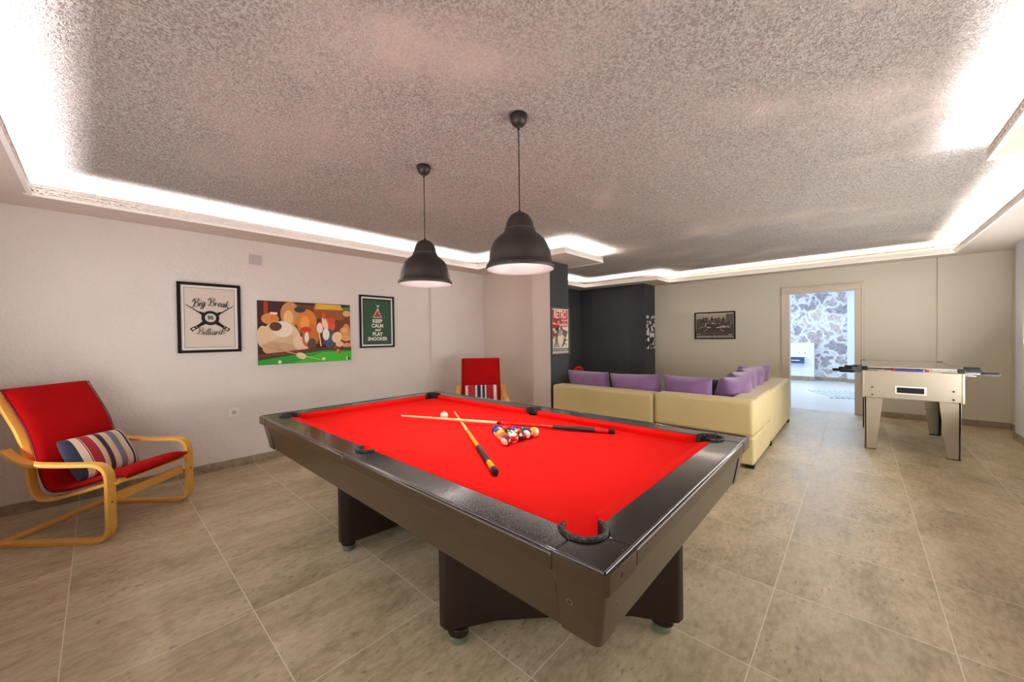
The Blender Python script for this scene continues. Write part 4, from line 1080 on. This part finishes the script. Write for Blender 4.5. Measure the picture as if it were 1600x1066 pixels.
pr.mb.build('print', a2, smooth=False)
# --- snooker poster
w, h_ = .486, .684
a3 = art('framed_poster', 'black framed green poster reading KEEP CALM and PLAY SNOOKER', 'poster', (XL, 2.497, 1.515), pi / 2)
frame(a3, w, h_, .022, .024, m_frame)
pr = Print(-.010)
pr.rect(-w / 2 + .015, w / 2 - .015, -h_ / 2 + .015, h_ / 2 - .015, (240, 236, 230))
GR = (44, 78, 52)
pr.rect(-w / 2 + .042, w / 2 - .042, -h_ / 2 + .042, h_ / 2 - .042, (16, 16, 16)); pr.rect(-w / 2 + .050, w / 2 - .050, -h_ / 2 + .054, h_ / 2 - .060, GR)
WT = (238, 236, 230)
pr.text('KEEP', 0, .006, .066, WT, xs=.95, bold=.0018); pr.text('CALM', 0, -.056, .066, WT, xs=.95, bold=.0018); pr.text('and', .0, -.108, .052, WT, shear=.4, bold=.001)
pr.text('PLAY', 0, -.166, .066, WT, xs=.95, bold=.0018); pr.text('SNOOKER', 0, -.228, .062, WT, xs=.95, bold=.0018)
pr.poly([(-.062, .062), (.062, .062), (.052, .050 + .002), (-.052, .052)], (214, 190, 150)); pr.poly([(-.066, .054), (.066, .054), (.010, .158), (-.010, .158)], (222, 200, 164)); pr.poly([(-.053, .062), (.053, .062), (.0, .150)], (90, 20, 24))
for r in range(5):
    for c_ in range(r + 1): pr.disc((c_ - r / 2) * .0195, .136 - r * .0165, .0085, (190, 24, 34), n=12); 
for r in range(5):
    for c_ in range(r + 1): pr.disc((c_ - r / 2) * .0195 - .002, .139 - r * .0165, .0025, WT, n=8)
pr.disc(0, .205, .012, WT); pr.disc(0, .176, .007, (120, 190, 130), n=14); pr.disc(0, .158, .009, WT, n=14)
for s in (-1, 1): pr.line((s * .034, .232), (-s * .016, .162), .003, (190, 190, 180)); pr.disc(s * .092, .064, .005, (150, 200, 150), n=10)
pr.mb.build('print', a3, smooth=False)
# --- retro movie poster on the column
w, h_ = .445, .675
a4 = art('framed_poster', 'grey framed RETRO MOVIE poster with camera and tripod on the charcoal column', 'poster', (-3.13, 4.445, 1.365), pi / 2)
frame(a4, w, h_, .022, .026, mat('grey_frame', (74, 76, 80), .4))
pr = Print(-.010)
CRM, RDD = (232, 214, 188), (190, 34, 34)
pr.rect(-w / 2 + .015, w / 2 - .015, -h_ / 2 + .015, h_ / 2 - .015, (238, 230, 218))
pr.rect(-.185, .185, -.235, .300, CRM)
pr.rect(-.185, .185, .165, .300, RDD); pr.poly([(-.185, .165), (.03, .165), (-.02, .06), (-.185, -.12)], RDD)
for q in ([(-.185, .125), (-.05, .09), (-.185, .10)], [(-.185, .04), (-.06, .03), (-.185, .0)]): pr.poly(q, CRM)
vs, fs = text_geo('RETRO', .20, xs=.50, bold=.004)
y = pr.nxt(); pr.mb.add([(v[0], y, .232 + v[2] * .78) for v in vs], fs, flat((244, 232, 212)))
pr.text('MOVIE', .095, .122, .075, RDD, xs=.78, bold=.003)
pr.text('NIGHT', .105, .070, .060, (206, 90, 86), xs=.70, bold=.001) if False else pr.rect(.02, .175, .060, .085, (210, 120, 112))
GY, DK = (96, 106, 102), (28, 32, 34)
pr.disc(-.045, .115, .045, DK); pr.disc(-.045, .115, .034, CRM); pr.disc(-.045, .115, .012, DK); pr.disc(-.02, -.025, .040, DK); pr.disc(-.02, -.025, .030, CRM); pr.disc(-.02, -.025, .010, DK)
for i in range(5):
    an = i * 2 * pi / 5; pr.disc(-.045 + .022 * cos(an), .115 + .022 * sin(an), .007, DK, n=10); pr.disc(-.02 + .020 * cos(an), -.025 + .020 * sin(an), .006, DK, n=10)
pr.poly([(-.15, .02), (-.06, .06), (-.045, -.02), (-.12, -.065)], DK); pr.rect(-.13, -.07, -.09, .0, GY); pr.disc(-.135, -.01, .022, (230, 230, 226)); pr.poly([(-.02, .06), (.02, .08), (.045, .03), (.01, .0)], RDD)
for xx in (-.16, -.11, -.055): pr.line((-.10, -.085), (xx, -.235), .010, DK, .014)
pr.poly([(.055, .02), (.165, -.015), (.125, -.095), (.035, -.05)], GY); pr.line((.055, .02), (.165, -.015), .008, DK)
pr.disc(.095, -.115, .016, DK); pr.line((.09, -.13), (.075, -.18), .022, DK); pr.line((.075, -.175), (.02, -.225), .014, DK); pr.line((.085, -.175), (.125, -.20), .012, DK); pr.line((.09, -.14), (.16, -.125), .010, DK)
pr.rect(-.175, .175, -.285, -.245, DK)
for i in range(9): pr.rect(-.160 + i * .036, -.138 + i * .036, -.274, -.256, (236, 228, 214))
for i in range(7): pr.rect(-.165 + i * .048, -.130 + i * .048, -.306, -.298, RDD)
pr.mb.build('print', a4, smooth=False)
# --- abstract canvas on the dark chimney side
a5 = art('canvas_print', 'narrow black canvas covered in white brush dabs on the side of the charcoal wall', 'painting', (-3.19, 7.80, 1.35), pi / 2)
MB().box(-.20, .20, -.02, -.001, -.345, .345, m_abs).build('canvas', a5, bevel=.001, seg=1)
# --- black and white photo
w, h_ = .715, .525
a6 = art('framed_photograph', 'small black framed sepia photograph of a crowd, left of the doorway', 'photograph', (-2.028, YB, 1.460), 0)
frame(a6, w, h_, .024, .022, m_frame)
pr = Print(-.010); pr.rect(-w / 2 + .015, w / 2 - .015, -h_ / 2 + .015, h_ / 2 - .015, (204, 196, 184))
pr.rect(-.325, .325, -.225, .215, (70, 60, 58)); pr.rect(-.325, .20, .10, .215, (176, 166, 146)); pr.rect(.20, .325, .02, .205, (96, 84, 82))
random.seed(12)
for i in range(26):
    x = -.31 + i * .0205 + random.uniform(-.01, .01); z = .075 + random.uniform(-.01, .06); c_ = random.choice([(52, 46, 42), (86, 76, 68), (116, 108, 98)]); pr.disc(x, z, .017, c_, .035, n=12)
for i in range(40):
    x = random.uniform(-.31, .31); z = random.uniform(-.06, .06)
    if abs(x) < .09 and z < .03: continue
    c_ = random.choice([(220, 214, 204), (150, 142, 134), (40, 36, 34), (190, 182, 172)]); pr.disc(x, z, random.uniform(.008, .022), c_, random.uniform(.006, .014), n=10, rot=random.uniform(-.5, .5))
pr.poly([(-.10, .03), (.08, .03), (.16, -.12), (-.20, -.12)], (62, 52, 52)); pr.rect(-.325, .325, -.20, -.115, (72, 62, 58))
for s in (-1, 1): pr.line((s * .11 - .01, -.07), (s * .18 - .01, -.12), .010, (196, 184, 168)); pr.line((s * .05 - .01, -.042), (s * .12 - .01, -.036), .016, (226, 220, 210)); pr.line((s * .19, -.02), (s * .28, -.05), .012, (176, 168, 158))
for i in range(30): pr.disc(-.24 + i * .016, -.135 + random.uniform(-.02, .01), .005, (130, 120, 112), n=8)
for x in (-.295, -.255, .265, .295): pr.disc(x, -.165 - (x > 0) * .01, .010, (230, 226, 220), n=10)
pr.rect(-.30, -.04, -.215, -.200, (206, 198, 190)); pr.rect(-.02, .04, -.215, -.198, (206, 198, 190)); pr.rect(.05, .32, -.213, -.200, (206, 198, 190))
pr.mb.build('print', a6, smooth=False)

# sockets and plates
so = thing('wall_socket', 'white electrical socket low on the left wall beneath the posters', 'socket', (XL, .92, .558), pi / 2)
MB().box(-.045, .045, -.010, -.001, -.045, .045, m_white).build('cover_plate', so, bevel=.004, seg=2)
MB().lathe([(.021, 0), (.021, .001), (.019, .001), (.0001, .0008)], m_grey, 24, Matrix.Translation((0, -.010, 0)) @ Matrix.Rotation(pi / 2, 4, 'X')).build('socket_face', so)
for x in (-.009, .009): MB().cyl((x, -.011, 0), (x, -.0118, 0), .003, m_blackmat, 10).build('pin_hole', so)
vp = MB().box(-.055, .055, -.012, -.001, -.052, .052, m_grey).build('junction_cover', bevel=.003, seg=2); vp.location = (XL, 1.135, 2.142); vp.rotation_euler = (0, 0, pi / 2)
tag(vp, 'plain grey square cover plate high on the left wall', 'cover plate')

# hall furniture
hc_ = thing('drawer_unit', 'slate blue drawer unit with pale handle on the white low wall beyond the door', 'drawer', (-1.20, 12.85, 0))
MB().box(-.21, .19, -.16, -.001, .46, .66, m_cab).build('body', hc_, bevel=.004)
d_ = MB().box(-.20, .18, -.172, -.161, .475, .645, m_dblue).build('drawer_front', hc_, bevel=.003)
MB().box(-.10, .08, -.186, -.173, .545, .565, m_white).build('handle', d_, bevel=.003)
for x in (-1.15, -1.02):
    o = MB().lathe([(.0, 0), (.022, 0), (.022, .006), (.016, .012), (.0001, .013)], m_grey, 16, Matrix.Translation((0, 0, 0)) @ Matrix.Rotation(pi / 2, 4, 'X')).build('round_fixture')
    o.location = (x, 12.849, .76); tag(o, 'small grey round fixture above the hall drawer unit, %s one' % ('left' if x < -1.1 else 'right'), 'wall fixture', 'round fixtures on the low hall wall')
rg = MB().box(-.75, .75, -.55, .55, 0, .008, m_rug).build('hall_rug'); rg.location = (.06, 10.5, 0.0020); rg.rotation_euler = (0, 0, radians(24))
tag(rg, 'pale rug with thin blue grey stripes on the hall floor beyond the door', 'rug')
